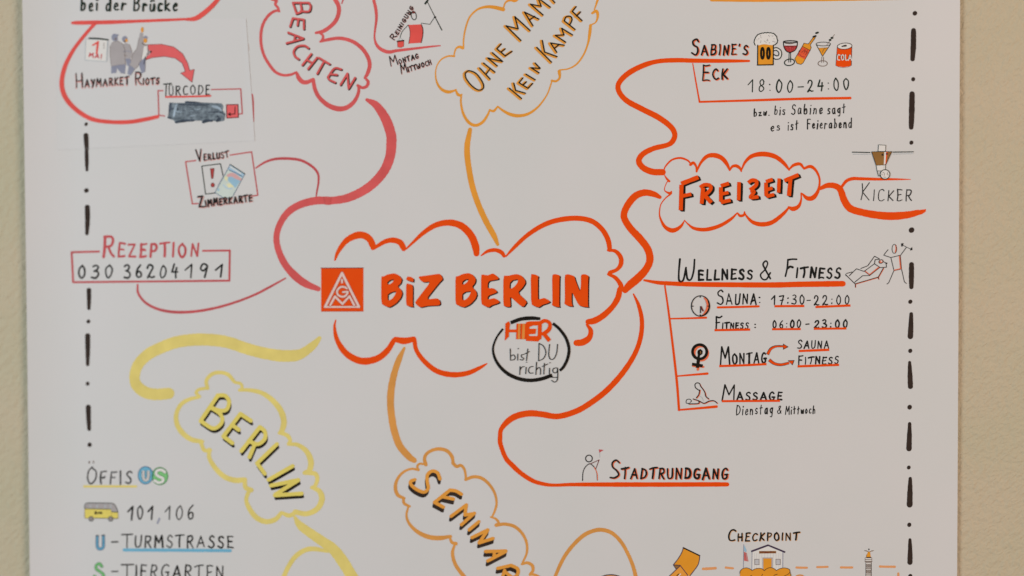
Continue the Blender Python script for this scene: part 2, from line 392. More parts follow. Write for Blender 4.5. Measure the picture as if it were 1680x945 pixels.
q = p.sub('head'); q.dot(B2, 903, 268, 34, 'grey_blue', 40); q.dot(B2, 925, 285, 16, 'gold', 22, -20); q.dot(B2, 902, 300, 14, 'shade')
p = N('marching_figure', 'drawn woman in long grey coat raising her fist')
p.fill(B2, [(1102, 185), (1138, 190), (1142, 290), (1150, 380), (1112, 540), (1042, 650), (958, 602), (990, 520), (1022, 440), (1060, 385), (1085, 262)], 'grey')
p.fill(B2, [(1180, 385), (1245, 430), (1215, 482), (1172, 470)], 'grey')
p.sub('blouse').fill(B2, [(1150, 372), (1182, 360), (1198, 430), (1152, 522), (1122, 522)], 'white')
p.sub('trousers').fill(B2, [(1128, 535), (1172, 505), (1165, 690), (1122, 712), (1085, 590)], 'grey_blue')
p.sub('trousers').fill(B2, [(958, 602), (1035, 652), (978, 738), (938, 722)], 'grey_blue')
q = p.sub('head'); q.dot(B2, 1172, 248, 26, 'grey_blue', 22); q.dot(B2, 1168, 288, 24, 'gold', 30); q.st(B2, [(1130, 318), (1160, 345), (1185, 345)], 14, 'shade')
p.sub('fist').dot(B2, 1128, 148, 17, 'gold', 36); p.sub('fist').dot(B2, 1240, 434, 13, 'black')
p.st(B2, [(1168, 500), (1150, 590)], 8, 'black')
p = N('ink_edge', 'thin dark ink edges on the marching figures')
for r in ([(712, 360), (716, 500), (730, 620)], [(735, 318), (800, 292), (850, 315), (882, 345), (908, 420), (905, 500), (915, 592)], [(905, 715), (850, 705)], [(960, 335), (985, 395), (1000, 440)], [(1085, 262), (1060, 385), (1022, 440), (990, 520), (958, 602)], [(958, 602), (1042, 650), (1112, 540), (1140, 420)], [(730, 622), (820, 605), (915, 595)], [(1172, 505), (1165, 690)], [(1035, 652), (978, 738)]):
    p.st(B2, r, 5, 'shade')
p = N('curved_arrow', 'thick pink red arrow curving down to the door code')
ar = [(970, 293), (1060, 290), (1140, 308), (1198, 352), (1232, 415), (1244, 462), (1275, 455), (1260, 540), (1185, 480), (1216, 468), (1196, 415), (1150, 382), (1080, 370), (1000, 378), (955, 393), (975, 345)]
p.fill(T(0, 0), ar, 'arrow_red'); p.outline(T(0, 0), ar, 3.2, 'dark_red')
p = N('lettering'); p.txt(B2, 'Haymarket', (275, 898), (955, 850), 190, 92, 15, 'pen', shadow=(-4, 14, 'pink_fringe')); p.txt(B2, 'Riots', (1042, 858), (1345, 845), 155, 78, 15, 'pen', shadow=(-4, 12, 'pink_fringe'))
N('code_box').st(B3, [(240, 255), (170, 252), (182, 610), (265, 622)], 17, 'thin_red', False); N('code_box').st(B3, [(945, 238), (1370, 228), (1392, 588), (1350, 592)], 17, 'thin_red', False)
p = N('lettering'); p.st(B3, [(252, 160), (360, 150)], 18, 'dark_green').st(B3, [(290, 160), (282, 330)], 15, 'pen'); p.txt(B3, 'ÜRCODE', (330, 322), (915, 305), 135, w=15, mat='pen')
p.sub('underline').st(B3, [(285, 345), (600, 340), (928, 330)], 27, 'note_red')
p = N('blotted_code', 'door code painted over in watery blue grey')
p.fill(B3, [(335, 425), (450, 432), (560, 430), (580, 405), (700, 410), (800, 425), (1000, 432), (1090, 438), (1120, 480), (1105, 540), (1150, 590), (1130, 690), (1060, 705), (960, 690), (830, 730), (800, 690), (700, 690), (560, 705), (430, 732), (395, 680), (310, 655), (325, 560), (335, 500)], 'wash')
q = p.sub('dark_streak')
for a in ([(350, 440, 30), (345, 500, 34), (335, 560, 24)], [(365, 520, 20), (400, 515, 14)], [(430, 712, 30), (560, 690, 40), (690, 685, 24)], [(575, 418, 26), (690, 428, 30), (800, 434, 14)], [(820, 715, 24), (860, 690, 40), (950, 690, 34)], [(1030, 690, 40), (1060, 660, 44), (1030, 620, 20)], [(320, 640, 26), (360, 655, 20)], [(470, 450, 16), (700, 460, 20), (920, 455, 14)], [(900, 570, 12), (1050, 565, 18), (1140, 600, 10)]):
    q.st(B3, a, 30, 'wash_dark', rag=.25, n=12)
q = p.sub('light_streak')
for a in ([(440, 455, 30), (415, 540, 36), (400, 620, 30)],): q.st(B3, a, 30, 'wash_light', rag=.25, n=12)
q = p.sub('light_streak')
for a in ([(960, 480, 24), (1040, 500, 40), (1090, 540, 20)],):
    q.st(B3, a, 30, 'wash_light', rag=.25, n=12)
q = p.sub('light_streak'); random.seed(11)
for _ in range(22):
    x = random.uniform(360, 1040); y = random.uniform(445, 685); ln = random.uniform(30, 110)
    q.st(B3, [(x, y, 4), (x+ln/2, y+random.uniform(-8, 8), random.uniform(5, 13)), (min(x+ln, 1110), y+random.uniform(-10, 10), 4)], 8, random.choice(['wash_light', 'wash_dark', 'wash', 'wash']), rag=.3)
p = N('enter_key', 'pink square key with bent arrow'); p.fill(B3, [(1165, 458), (1330, 455), (1335, 642), (1168, 650)], 'arrow_red'); p.outline(B3, [(1163, 458), (1330, 455), (1336, 642), (1168, 652)], 13, 'dark_red')
q = p.sub('arrow'); q.st(B3, [(1288, 490, 14), (1285, 585, 16)], 16, 'dark_red').st(B3, [(1285, 592), (1200, 597)], 15, 'dark_red').fill(B3, [(1178, 597), (1220, 568), (1228, 625)], 'black')
N('border_dot').dot(T(0, 0), 565, 815, 10, 'brown_ink', 13, 30)
N('border_dash').st(S, [(140.9, 222, 8), (141.5, 232, 7.6), (142.2, 244, 7)], 7, 'brown_ink')

# ================================================================== outer border of dashes and dots
def dash(*pts): P('border_dash').st(S, pts, 8, 'brown_ink', rag=.05)
def dot(x, y, r):
    if x < 400: r *= 1.3
    P('border_dot').dot(S, x, y, r*.95, 'brown_ink', r*1.05, random.uniform(0, 60))
dash((142.0, 249, 6.5), (142.3, 262, 6.4), (142.6, 279, 4.6)); dot(141.7, 312.5, 3)
dash((143.2, 340, 8.4), (143.6, 360, 8), (142.6, 383, 6)); dash((145.8, 476, 7.8), (146, 490, 7), (145.8, 506, 5.5)); dot(145, 527.4, 2.5)
dash((143.8, 551, 8.6), (144, 573, 7.6), (143.8, 598, 5.6)); dot(143.7, 629.5, 2.5); dash((144.8, 668, 8.4), (145.4, 688, 7.6), (146.2, 704, 6)); dot(147, 729.7, 2.8)
dot(1501, 21.8, 3.8); dash((1498.8, 50, 8), (1498.5, 75, 9), (1497.2, 97, 7.4)); dot(1498.2, 130, 3.4); dash((1496.4, 154, 8.6), (1495.8, 185, 9.4), (1494.9, 209, 7.6)); dot(1495.3, 234, 3.4)
dot(1495.5, 377.5, 4.6); dash((1495.5, 434, 8.2), (1495.3, 455, 8.4), (1495.2, 471, 7)); dot(1493.5, 495, 3.5); dash((1495, 515, 6), (1494.4, 535, 8), (1493.6, 552, 9)); dot(1493.4, 575.6, 3.5)
dash((1492.4, 594.5, 5), (1493, 615, 8), (1493.7, 634, 8.6)); dot(1492.4, 668, 3.9); dash((1492.4, 695, 5.4), (1492, 715, 8), (1491.3, 736, 9)); dot(1491, 767, 3.2)
dash((1493.4, 785, 5.4), (1493, 805, 8.4), (1492.4, 828, 9.6)); dot(1491.8, 861, 3.5); dash((1492.9, 885.5, 5), (1493.2, 905, 7.6), (1492.9, 922.5, 8.6)); dot(1493.4, 945, 3.4)
dash((1493, 966, 5.4), (1492.7, 985, 8.4), (1492.4, 1010, 9)); dash((1501.5, -60, 8), (1501.2, -35, 9), (1501, -10, 8))

# ================================================================== top left: line above the note, door scrap
path([(1216, 127, 16), (1280, 122, 30), (1330, 92, 32), (1385, 45, 30), (1430, -5, 26), (1470, -60, 24), (1490, -140, 22)], T(0, 0), 'note_red', lvl=1)
P('lettering', lvl=1).txt(T(0, 0), 'bei der Brücke', (530, 68), (1160, 70), 82, w=11, mat='dark_green', mode='lc')
P('code_box_remnant').st(S, [(413.6, 154.5, 2), (415.2, 165, 2.4), (416, 199, 2)], 2.2, 'thin_red')
for a in ([(1590, 305), (1600, 315)], [(1604, 350), (1608, 380)], [(1630, 290), (1634, 330)]): P('pencil_smudge').st(T(0, 0), a, 7, 'faint')

# ================================================================== red branch: BEACHTEN
b = P('heading_cloud', 'red scalloped cloud outline')
RC = [[(130, -40, 24), (180, -150, 26), (300, -200, 28), (440, -190, 30), (560, -130, 32), (640, -10, 34), (672, 45, 34), (675, 105, 34), (650, 170, 33), (600, 222, 32), (545, 256, 30), (490, 268, 22)],
 [(520, 270, 14), (545, 290, 20), (545, 318, 22), (530, 338, 20)], [(525, 340, 18), (580, 325, 26), (680, 312, 28), (780, 335, 30), (860, 390, 32), (910, 460, 32), (928, 530, 32), (912, 595, 30), (890, 635, 24)],
 [(895, 640, 18), (915, 668, 26), (905, 702, 26), (870, 716, 24), (830, 698, 24)], [(838, 700, 22), (835, 760, 26), (800, 830, 32), (740, 878, 38), (670, 888, 42), (590, 860, 40), (520, 800, 34), (482, 730, 32), (466, 650, 30)],
 [(460, 650, 26), (420, 670, 34), (380, 668, 36), (350, 638, 36), (335, 602, 26)], [(330, 590, 18), (280, 610, 22), (220, 613, 22), (160, 588, 24), (110, 530, 24), (65, 450, 24), (42, 360, 24), (42, 260, 24), (65, 180, 24), (110, 118, 24), (160, 88, 22), (190, 92, 18)],
 [(185, 88, 18), (180, 65, 20), (158, 35, 22), (165, 5, 26), (130, -8, 26)]]
for r in RC: b.st(A6, r, 28, 'red')
BE = [[(300, 22), (330, 110)], [(330, 110), (370, 92), (365, 40)], [(365, 90), (430, 92), (445, 50), (430, 22)], [(300, 22), (430, 22)],
 [(300, 148), (390, 160)], [(300, 148), (278, 215)], [(345, 155), (338, 205)], [(390, 160), (390, 235)],
 [(262, 265), (385, 312)], [(385, 315), (250, 352)], [(318, 290), (312, 330)], [(428, 392), (395, 372), (340, 378), (308, 415), (315, 455), (348, 482)],
 [(450, 440), (378, 530)], [(498, 470), (425, 562)], [(415, 488), (462, 515)], [(515, 472), (600, 522)], [(555, 500), (500, 600)],
 [(695, 565), (640, 558), (585, 630)], [(608, 605), (660, 610)], [(585, 630), (600, 650), (645, 672)], [(745, 600), (690, 690)], [(745, 600), (755, 720)], [(808, 635), (755, 722)]]
h = b.sub('heading_letters'); sh = [[(x+5, y+6) for x, y in r] for r in BE]
for r in sh: h.st(A6, r, 21, 'dark_red')
for r in [[(x+8, y+9) for x, y in r] for r in BE]: h.st(A6, r, 13, 'black')
for r in BE: h.st(A6, r, 16.5, 'red')
P('branch_line').st(A6, [(740, -60, 12), (712, -5, 13), (700, 30, 8)], 10, 'thin_red')
path([(728, 655, 22), (790, 692, 50), (850, 780, 62), (885, 880, 66), (888, 944, 66), (880, 1024, 64), (845, 1114, 62), (780, 1194, 60), (700, 1254, 58), (600, 1299, 54), (500, 1316, 50), (400, 1316, 52), (300, 1339, 48), (220, 1384, 46), (165, 1454, 42), (135, 1544, 40), (145, 1634, 42), (190, 1734, 46), (260, 1814, 52), (330, 1864, 48), (408, 1896, 32)], T(1, 0), 'red', 'branch_line', n=12)
P('ink_overlap', 'darker patch where the red marker overlaps', 1).st(T(1, 1), [(447, 373, 50), (455, 372, 53), (482, 374, 54), (490, 375, 50)], 54, 'red_overlap', cap=False)
path([(0, 158, 10), (60, 120, 14), (130, 99, 17), (220, 97, 18), (300, 110, 18), (370, 150, 17), (406, 195, 15), (410, 250, 13), (400, 310, 11), (395, 342, 9)], T(1, 1), 'thin_red')
path([(900, -20, 12), (905, 38, 15), (955, 100, 16), (1040, 142, 18), (1150, 160, 19), (1280, 155, 18), (1420, 130, 17), (1560, 88, 15), (1675, 42, 15), (1760, -2, 15), (1868, -62, 10)], T(0, 2), 'thin_red')
# lost key card
P('notice_box').st(B4, [(235, 210), (85, 228), (185, 850), (270, 845)], 19, 'thin_red', False); P('notice_box').st(B4, [(745, 130), (1060, 82), (1152, 722), (1060, 738)], 19, 'thin_red', False)
P('lettering').txt(B4, 'Verlust', (258, 222), (722, 158), 158, 84, 18, 'pen', shadow=(5, 8, 'pink_fringe'))
p = P('warning_card', 'card outline with red exclamation mark'); p.st(B4, [(640, 440), (600, 258), (325, 292), (380, 705), (522, 690)], 14, 'dark_green', False); p.st(B4, [(640, 440), (560, 580)], 9, 'pale_line')
q = p.sub('exclamation_mark'); q.fill(B4, [(452, 330), (506, 328), (490, 472), (468, 476)], 'card_red'); q.outline(B4, [(452, 330), (506, 328), (490, 472), (468, 476)], 10, 'dark_red'); q.dot(B4, 486, 572, 30, 'dark_red', 34); q.dot(B4, 486, 572, 19, 'card_red', 22)
p = P('key_card', 'blue and pale green room card lying tilted')
p.fill(B4, [(745, 270), (960, 410), (775, 752), (655, 772), (520, 682)], 'pale_card')
p.fill(B4, [(745, 270), (960, 410), (925, 470), (705, 340)], 'sky_card'); p.fill(B4, [(722, 420), (900, 500), (820, 620), (700, 490)], 'card_blue')
q = p.sub('colour_band'); q.st(B4, [(715, 430, 44), (780, 420, 60), (845, 460, 56), (900, 490, 34)], 50, 'pink_card'); q.fill(B4, [(665, 440), (715, 460), (700, 520), (660, 480)], 'cream_card'); q.fill(B4, [(690, 560), (740, 545), (800, 600), (720, 610)], 'cream_card'); q.fill(B4, [(565, 620), (590, 630), (575, 665), (555, 650)], 'card_blue')
q.st(B4, [(725, 350), (820, 390), (920, 445)], 10, 'navy', n=4).st(B4, [(640, 570), (700, 620), (770, 625)], 14, 'sky_card').st(B4, [(745, 300), (900, 400)], 16, 'white')
p.outline(B4, [(745, 270), (960, 410), (775, 752), (655, 772), (520, 682)], 8, 'navy'); p.st(B4, [(742, 268), (960, 408)], 14, 'dark_green')
P('lettering', lvl=1).txt(B4, 'Zimmerkarte', (285, 898), (1065, 805), 155, 92, 21, 'pen', shadow=(4, 8, 'pink_fringe'))
# reception
p = P('phone_box'); p.st(T(0, 1), [(650, 707), (470, 711), (480, 908), (1505, 898), (1508, 700), (1332, 702)], 13, 'thin_red', False)
P('lettering').txt(T(0, 1), 'Rezeption', (677, 742), (1298, 738), 138, 86, 14, 'thin_red')
p = P('phone_number')
for s_, a, e in (('030', 515, 732), ('36204', 816, 1165), ('191', 1215, 1455)): p.txt(T(0, 1), s_, (a, 882-.008*(a-515)), (e, 882-.008*(e-515)), 84, w=11, mat='pen')
# cleaning
path([(18, -60, 32), (20, -10, 34), (46, 100, 38), (55, 220, 32), (38, 360, 24), (32, 450, 22), (55, 530, 34), (110, 588, 42), (200, 620, 44), (300, 604, 36), (500, 580, 30), (700, 556, 22), (815, 545, 15)], C7, 'red')
P('lettering').txt(C7, 'Reinigung', (272, 482), (498, 95), 74, 44, 12, 'pen', shadow=(2, 3, 'pink_fringe'))
P('lettering').txt(C7, 'Montag', (228, 793), (558, 690), 118, 52, 13, 'pen', shadow=(3, 4, 'pink_fringe'))
P('lettering').txt(C7, 'Mittwoch', (358, 880), (712, 768), 112, 54, 13, 'pen', shadow=(3, 4, 'pink_fringe'))
p = P('cleaner_drawing', 'stick figure in red dress with bucket and mop')
p.st(C7, [(430, 302), (362, 378), (335, 455)], 8, 'dark_green'); p.st(C7, [(590, 276), (692, 290), (742, 215)], 8, 'dark_green', False)
q = p.sub('dress'); q.fill(C7, [(435, 297), (590, 290), (608, 345), (610, 400), (590, 510), (440, 520), (456, 420), (450, 350)], 'note_red'); q.st(C7, [(435, 297), (452, 350), (456, 420), (440, 520)], 7, 'dark_red').st(C7, [(590, 290), (608, 345), (608, 420), (590, 508)], 10, 'black')
q = p.sub('head'); q.st(C7, ell(500, 185, 30, 52, -12), 10, 'dark_green', n=2); q.dot(C7, 498, 148, 18, 'dark_red', 14); q.st(C7, [(455, 168), (472, 160)], 18, 'black')
q = p.sub('mop'); q.st(C7, [(662, 20, 7), (755, 205, 9), (835, 358, 12)], 9, 'dark_green').st(C7, [(632, 50), (672, -4)], 22, 'dark_green', cap=False); q.dot(C7, 755, 205, 13, 'black')
q = p.sub('bucket'); q.fill(C7, [(305, 492), (382, 485), (380, 552), (345, 568), (308, 560)], 'note_red'); q.st(C7, [(305, 493), (380, 484)], 17, 'black').st(C7, [(318, 480), (335, 450), (366, 475)], 5, 'pale_line').outline(C7, [(305, 492), (382, 485), (380, 552), (345, 568), (308, 560)], 4, 'dark_red')

# ================================================================== amber branch: OHNE MAMPF KEIN KAMPF
b = P('heading_cloud', 'amber scalloped cloud outline')
for r in ([(640, -60, 22), (600, 2, 22), (560, 0, 20), (525, 18, 12), (508, 60, 10)], [(508, 68, 28), (440, 52, 26), (380, 50, 20), (320, 70, 14), (265, 125, 12), (235, 210, 12), (222, 290, 11), (222, 342, 10)], [(216, 345, 24), (190, 338, 18), (165, 355, 12), (152, 402, 10)],
 [(155, 405, 14), (110, 405, 12), (60, 430, 10), (28, 480, 8), (20, 540, 10), (32, 600, 14), (65, 645, 20), (110, 663, 24), (150, 655, 16), (168, 645, 10)], [(165, 650, 12), (180, 680, 20), (200, 688, 18), (210, 680, 8)],
 [(206, 685, 12), (203, 740, 14), (220, 820, 18), (260, 883, 22), (310, 904, 22), (360, 880, 20), (395, 830, 16), (412, 790, 10)], [(410, 795, 14), (440, 800, 18), (465, 772, 12)],
 [(468, 768, 12), (510, 800, 18), (560, 825, 24), (620, 835, 24), (690, 820, 20), (760, 770, 14), (820, 690, 10), (848, 620, 10), (860, 577, 8)], [(858, 582, 16), (890, 585, 16), (915, 560, 16), (912, 515, 24)],
 [(915, 505, 10), (980, 495, 10), (1040, 460, 12), (1090, 390, 12), (1120, 310, 14), (1132, 240, 22), (1138, 183, 20)], [(1140, 180, 10), (1175, 160, 10), (1190, 115, 18), (1180, 80, 22), (1150, 95, 16)],
 [(1165, 70, 8), (1182, 20, 14), (1187, -20, 18), (1150, -120, 20), (1050, -195, 20), (900, -215, 20), (760, -165, 22), (640, -60, 22)]):
    b.st(A7, r, 14, 'amber')
OH = [[(240, 522), (262, 510), (305, 525), (340, 562), (366, 612), (360, 642), (325, 648), (278, 615), (242, 568), (234, 535), (240, 522)],
 [(338, 490), (414, 570)], [(366, 455), (448, 520)], [(385, 535), (410, 500)], [(397, 418), (465, 475)], [(397, 418), (500, 443)], [(430, 380), (503, 443)],
 [(462, 352), (522, 402)], [(462, 352), (494, 317)], [(492, 376), (522, 352)], [(522, 404), (572, 370)],
 [(528, 186), (636, 292)], [(528, 186), (616, 208)], [(616, 208), (592, 120)], [(592, 120), (702, 220)], [(662, 87), (722, 185)], [(662, 87), (765, 138)], [(700, 142), (735, 118)],
 [(705, 30), (795, 108)], [(705, 30), (782, 45)], [(782, 45), (760, -15)], [(760, -15), (848, 52)], [(810, -60), (880, 18)], [(810, -60), (850, -80), (862, -50), (842, -20)], [(880, -120), (940, -55)], [(880, -120), (915, -155)], [(905, -90), (935, -115)],
 [(552, 636), (640, 710)], [(584, 600), (598, 652)], [(598, 652), (668, 672)], [(622, 597), (686, 636)], [(622, 597), (650, 562)], [(652, 612), (675, 590)], [(688, 636), (720, 602)], [(672, 535), (738, 575)],
 [(708, 488), (766, 525)], [(708, 488), (772, 494)], [(738, 455), (774, 492)], [(750, 342), (856, 448)], [(790, 292), (806, 375)], [(806, 375), (896, 408)], [(850, 310), (894, 376)], [(850, 310), (948, 326)], [(878, 348), (908, 324)],
 [(884, 255), (958, 304)], [(884, 255), (946, 252)], [(946, 252), (930, 204)], [(930, 204), (1008, 252)], [(948, 150), (1026, 212)], [(948, 150), (962, 122), (992, 118), (1004, 142), (988, 180)], [(1006, 82), (1076, 148)], [(1006, 82), (1034, 48)], [(1036, 116), (1066, 86)]]
h = b.sub('heading_letters')
for r in OH: h.st(A7, [(x-9, y+4) for x, y in r], 20, 'gold')
for r in OH: h.st(A7, r, 9.5, 'black')
path([(1405, 850, 26), (1395, 900, 33), (1387, 944, 37), (1385, 1004, 38), (1395, 1094, 38), (1420, 1224, 38), (1460, 1344, 38), (1510, 1454, 38), (1560, 1544, 36), (1586, 1604, 20)], T(1, 0), 'amber', n=12)
P('branch_line').st(S, [(1168, -1.5, 8), (1250, -1.5, 9), (1380, -3, 9), (1482, -5, 9)], 8, 'amber')

# ================================================================== orange: central cloud
b = P('central_cloud', 'large orange scalloped cloud outline in the middle')
t = T(1, 1)
for r in ([(518, 762, 12), (540, 705, 26), (590, 638, 36), (650, 604, 45), (700, 599, 46), (742, 622, 44), (763, 660, 42), (768, 682, 32)], [(775, 686, 18), (800, 668, 24), (850, 640, 30), (900, 632, 36), (945, 647, 38), (965, 678, 38), (969, 690, 30)],
 [(985, 690, 10), (1030, 647, 18), (1100, 583, 28), (1180, 533, 36), (1270, 517, 42), (1350, 540, 46), (1410, 600, 48), (1440, 670, 48), (1447, 720, 38)], [(1478, 733, 8), (1520, 705, 22), (1570, 697, 26), (1610, 712, 28), (1628, 736, 22)],
 [(1640, 738, 10), (1700, 674, 24), (1780, 600, 28), (1880, 536, 32), (1980, 501, 34), (2100, 488, 34), (2200, 506, 34), (2270, 560, 34), (2310, 630, 34), (2322, 695, 30)], [(2310, 698, 16), (2360, 705, 24), (2393, 745, 30), (2394, 790, 30), (2368, 825, 24), (2322, 845, 26)],
 [(2312, 855, 18), (2360, 880, 26), (2395, 930, 32), (2386, 962, 36), (2375, 1010, 38), (2340, 1068, 36), (2280, 1126, 40), (2222, 1160, 42), (2180, 1168, 36)]):
    b.st(t, r, 30, 'orange')
b.st(T(2, 2), [(490, 242, 16), (515, 280, 30), (505, 328, 38), (462, 357, 44), (422, 361, 40)], 30, 'orange')
t = T(1, 2); b = P('central_cloud')
for r in ([(521, 212, 8), (514, 260, 18), (530, 340, 30), (580, 420, 40), (650, 468, 44), (720, 481, 46), (800, 460, 42), (860, 410, 38), (902, 345, 32)], [(912, 338, 34), (970, 348, 44), (1032, 336, 34)], [(1036, 340, 28), (1050, 410, 28), (1100, 480, 32), (1180, 544, 34), (1280, 569, 36), (1380, 560, 32), (1460, 526, 24), (1510, 497, 9)]):
    b.st(t, r, 30, 'orange')
# union logo: square with triangle and the letters I G M
p = P('logo_square', 'orange square emblem with a white triangle')
p.fill(A1, [(50, 108), (557, 106), (557, 627), (50, 628)], 'orange'); p.st(A1, [(48, 108), (558, 106)], 9, 'dark_red').st(A1, [(52, 628), (556, 627)], 5, 'logo_edge')
q = p.sub('triangle')
for ww, mm in ((42, 'logo_edge'), (30, 'logo_line')):
    q.st(A1, [(300, 168), (503, 572)], ww, mm).st(A1, [(98, 572), (300, 168)], ww, mm).st(A1, [(98, 574), (503, 574)], ww*.7, mm)
q = p.sub('letters')
gg = [(358, 352, 22), (325, 334, 22), (280, 338, 24), (243, 378, 24), (248, 422, 24), (290, 450, 24), (335, 445, 24), (362, 415, 24), (368, 392, 24)]
for dd, mm in ((12, 'logo_edge'), (0, 'logo_line')):
    q.st(A1, [(300, 240), (300, 290)], 24+dd, mm, cap=False); q.st(A1, gg, 24, mm) if not dd else q.st(A1, [(x, y, k+dd) for x, y, k in gg], 34, mm)
    q.st(A1, [(362, 392), (312, 396)], 22+dd, mm); q.st(A1, [(160, 552), (216, 448), (305, 538), (390, 446), (446, 552)], 25+dd, mm, False)
# main title, brush letters with a black drop edge
p = P('title_lettering', 'thick orange brush letters with black edge')
BZ = [(A1, [(770, 208), (800, 208), (850, 182), (930, 170), (985, 195), (1020, 240), (1005, 290), (965, 328), (1010, 368), (1024, 410), (1003, 470), (950, 530), (870, 580), (830, 568), (770, 535)], [[(845, 305), (842, 278), (880, 250), (925, 240), (908, 278), (872, 302)], [(848, 492), (848, 425), (885, 400), (950, 382), (935, 430), (902, 475), (872, 492)]]),
 (A1, [(1065, 245), (1085, 208), (1130, 215), (1160, 235), (1155, 275), (1110, 265)], []), (A1, [(1068, 292), (1110, 298), (1150, 312), (1148, 555), (1158, 575), (1110, 570), (1068, 550)], []),
 (A1, [(1212, 210), (1330, 195), (1465, 175), (1490, 195), (1510, 240), (1460, 290), (1305, 485), (1440, 470), (1470, 490), (1480, 535), (1460, 555), (1330, 560), (1240, 580), (1200, 555), (1175, 520), (1195, 490), (1365, 268), (1280, 278), (1245, 260)], []),
 (A2, [(50, 200), (85, 195), (130, 172), (200, 160), (250, 180), (285, 230), (275, 275), (240, 318), (288, 370), (298, 410), (278, 460), (220, 520), (150, 555), (100, 540), (50, 515)], [[(128, 295), (128, 262), (160, 236), (205, 228), (188, 262), (155, 288)], [(128, 472), (128, 402), (165, 376), (232, 368), (212, 420), (170, 467)]]),
 (A2, [(345, 180), (370, 178), (420, 188), (480, 163), (520, 190), (550, 220), (535, 235), (440, 250), (422, 275), (420, 335), (490, 335), (520, 360), (530, 380), (500, 395), (440, 415), (420, 435), (420, 465), (495, 448), (540, 470), (560, 495), (530, 512), (470, 530), (435, 555), (400, 545), (345, 515)], []),
 (A2, [(600, 190), (660, 192), (700, 180), (755, 172), (810, 190), (850, 240), (855, 275), (820, 330), (765, 385), (875, 490), (835, 548), (800, 540), (690, 440), (678, 440), (685, 548), (640, 550), (600, 535)], [[(672, 338), (675, 275), (705, 243), (770, 230), (765, 270), (730, 315), (695, 338)]]),
 (A2, [(915, 172), (960, 175), (1005, 195), (998, 220), (998, 464), (1020, 460), (1070, 445), (1120, 470), (1140, 490), (1110, 508), (1050, 525), (1010, 555), (970, 545), (920, 520)], []),
 (A2, [(1160, 180), (1200, 172), (1250, 188), (1245, 225), (1242, 530), (1250, 553), (1205, 548), (1158, 530), (1165, 490)], []),
 (A2, [(1305, 182), (1345, 173), (1415, 195), (1430, 250), (1480, 375), (1492, 310), (1492, 180), (1535, 172), (1580, 192), (1574, 250), (1572, 530), (1580, 553), (1520, 548), (1465, 530), (1385, 368), (1385, 500), (1400, 545), (1350, 540), (1300, 515), (1308, 470)], [])]
q = p.sub('drop_edge')
def soft(poly, m=.16):                               # brush corners: cut every corner a little
    o = []
    for i in range(len(poly)):
        a, b_, c_ = poly[i-1], poly[i], poly[(i+1) % len(poly)]
        o += [(b_[0]+(a[0]-b_[0])*m, b_[1]+(a[1]-b_[1])*m), (b_[0]+(c_[0]-b_[0])*m, b_[1]+(c_[1]-b_[1])*m)]
    return o
for i, (rg, o, hs) in enumerate(BZ):
    for st_ in ((.45, .45), (1, 1)):
        q.fill(rg, [(x+14*st_[0], y+10*st_[1]) for x, y in soft(o)], 'black', [[(x+14*st_[0], y+10*st_[1]) for x, y in hh] for hh in hs])
p.z = q.z + .00001
for rg, o, hs in BZ: p.fill(rg, soft(o), 'orange', [soft(hh) for hh in hs])
# "here you are right" stamp
p = P('round_stamp', 'black broken ring around handwriting', 1)
for r in ([(325, 147, 42), (450, 102, 44), (580, 90, 46), (690, 98, 34)], [(848, 155, 34), (930, 227, 34), (1010, 340, 35), (1047, 470, 35), (1030, 590, 35), (982, 690, 34), (934, 742, 32)], [(228, 222, 24), (150, 330, 22), (105, 460, 24), (125, 580, 30), (190, 690, 36), (290, 780, 42), (420, 840, 44), (560, 862, 44), (700, 845, 44), (838, 798, 44)]):
    p.st(A5, [(x, y, k*1.02) for x, y, k in r], 34, 'black', cap=False, n=12)
q = p.sub('heading_letters')
q.fill(A5, [(258, 158), (298, 128), (316, 160), (305, 231), (410, 231), (410, 266), (303, 266), (300, 320), (250, 370), (256, 300)], 'orange')
for x, ww, mm in ((405, 20, 'orange'), (429, 28, 'stripe'), (457, 18, 'orange'), (484, 34, 'stripe'), (508, 16, 'orange')): q.st(A5, [(x+2, 158), (x-4, 352)], ww, mm, cap=False)
q.fill(A5, [(515, 140), (560, 130), (672, 128), (672, 180), (600, 182), (555, 200), (555, 222), (640, 222), (630, 285), (548, 290), (552, 312), (690, 312), (690, 345), (665, 380), (515, 372)], 'orange')
q.st(A5, [(686, 150), (682, 335)], 46, 'orange').st(A5, [(690, 150, 46), (745, 122, 44), (800, 145, 42), (812, 190, 44), (790, 240, 50), (735, 280, 46), (700, 285, 40)], 44, 'orange').st(A5, [(740, 290), (806, 372)], 46, 'orange', cap=False)
q = p.sub('lettering')
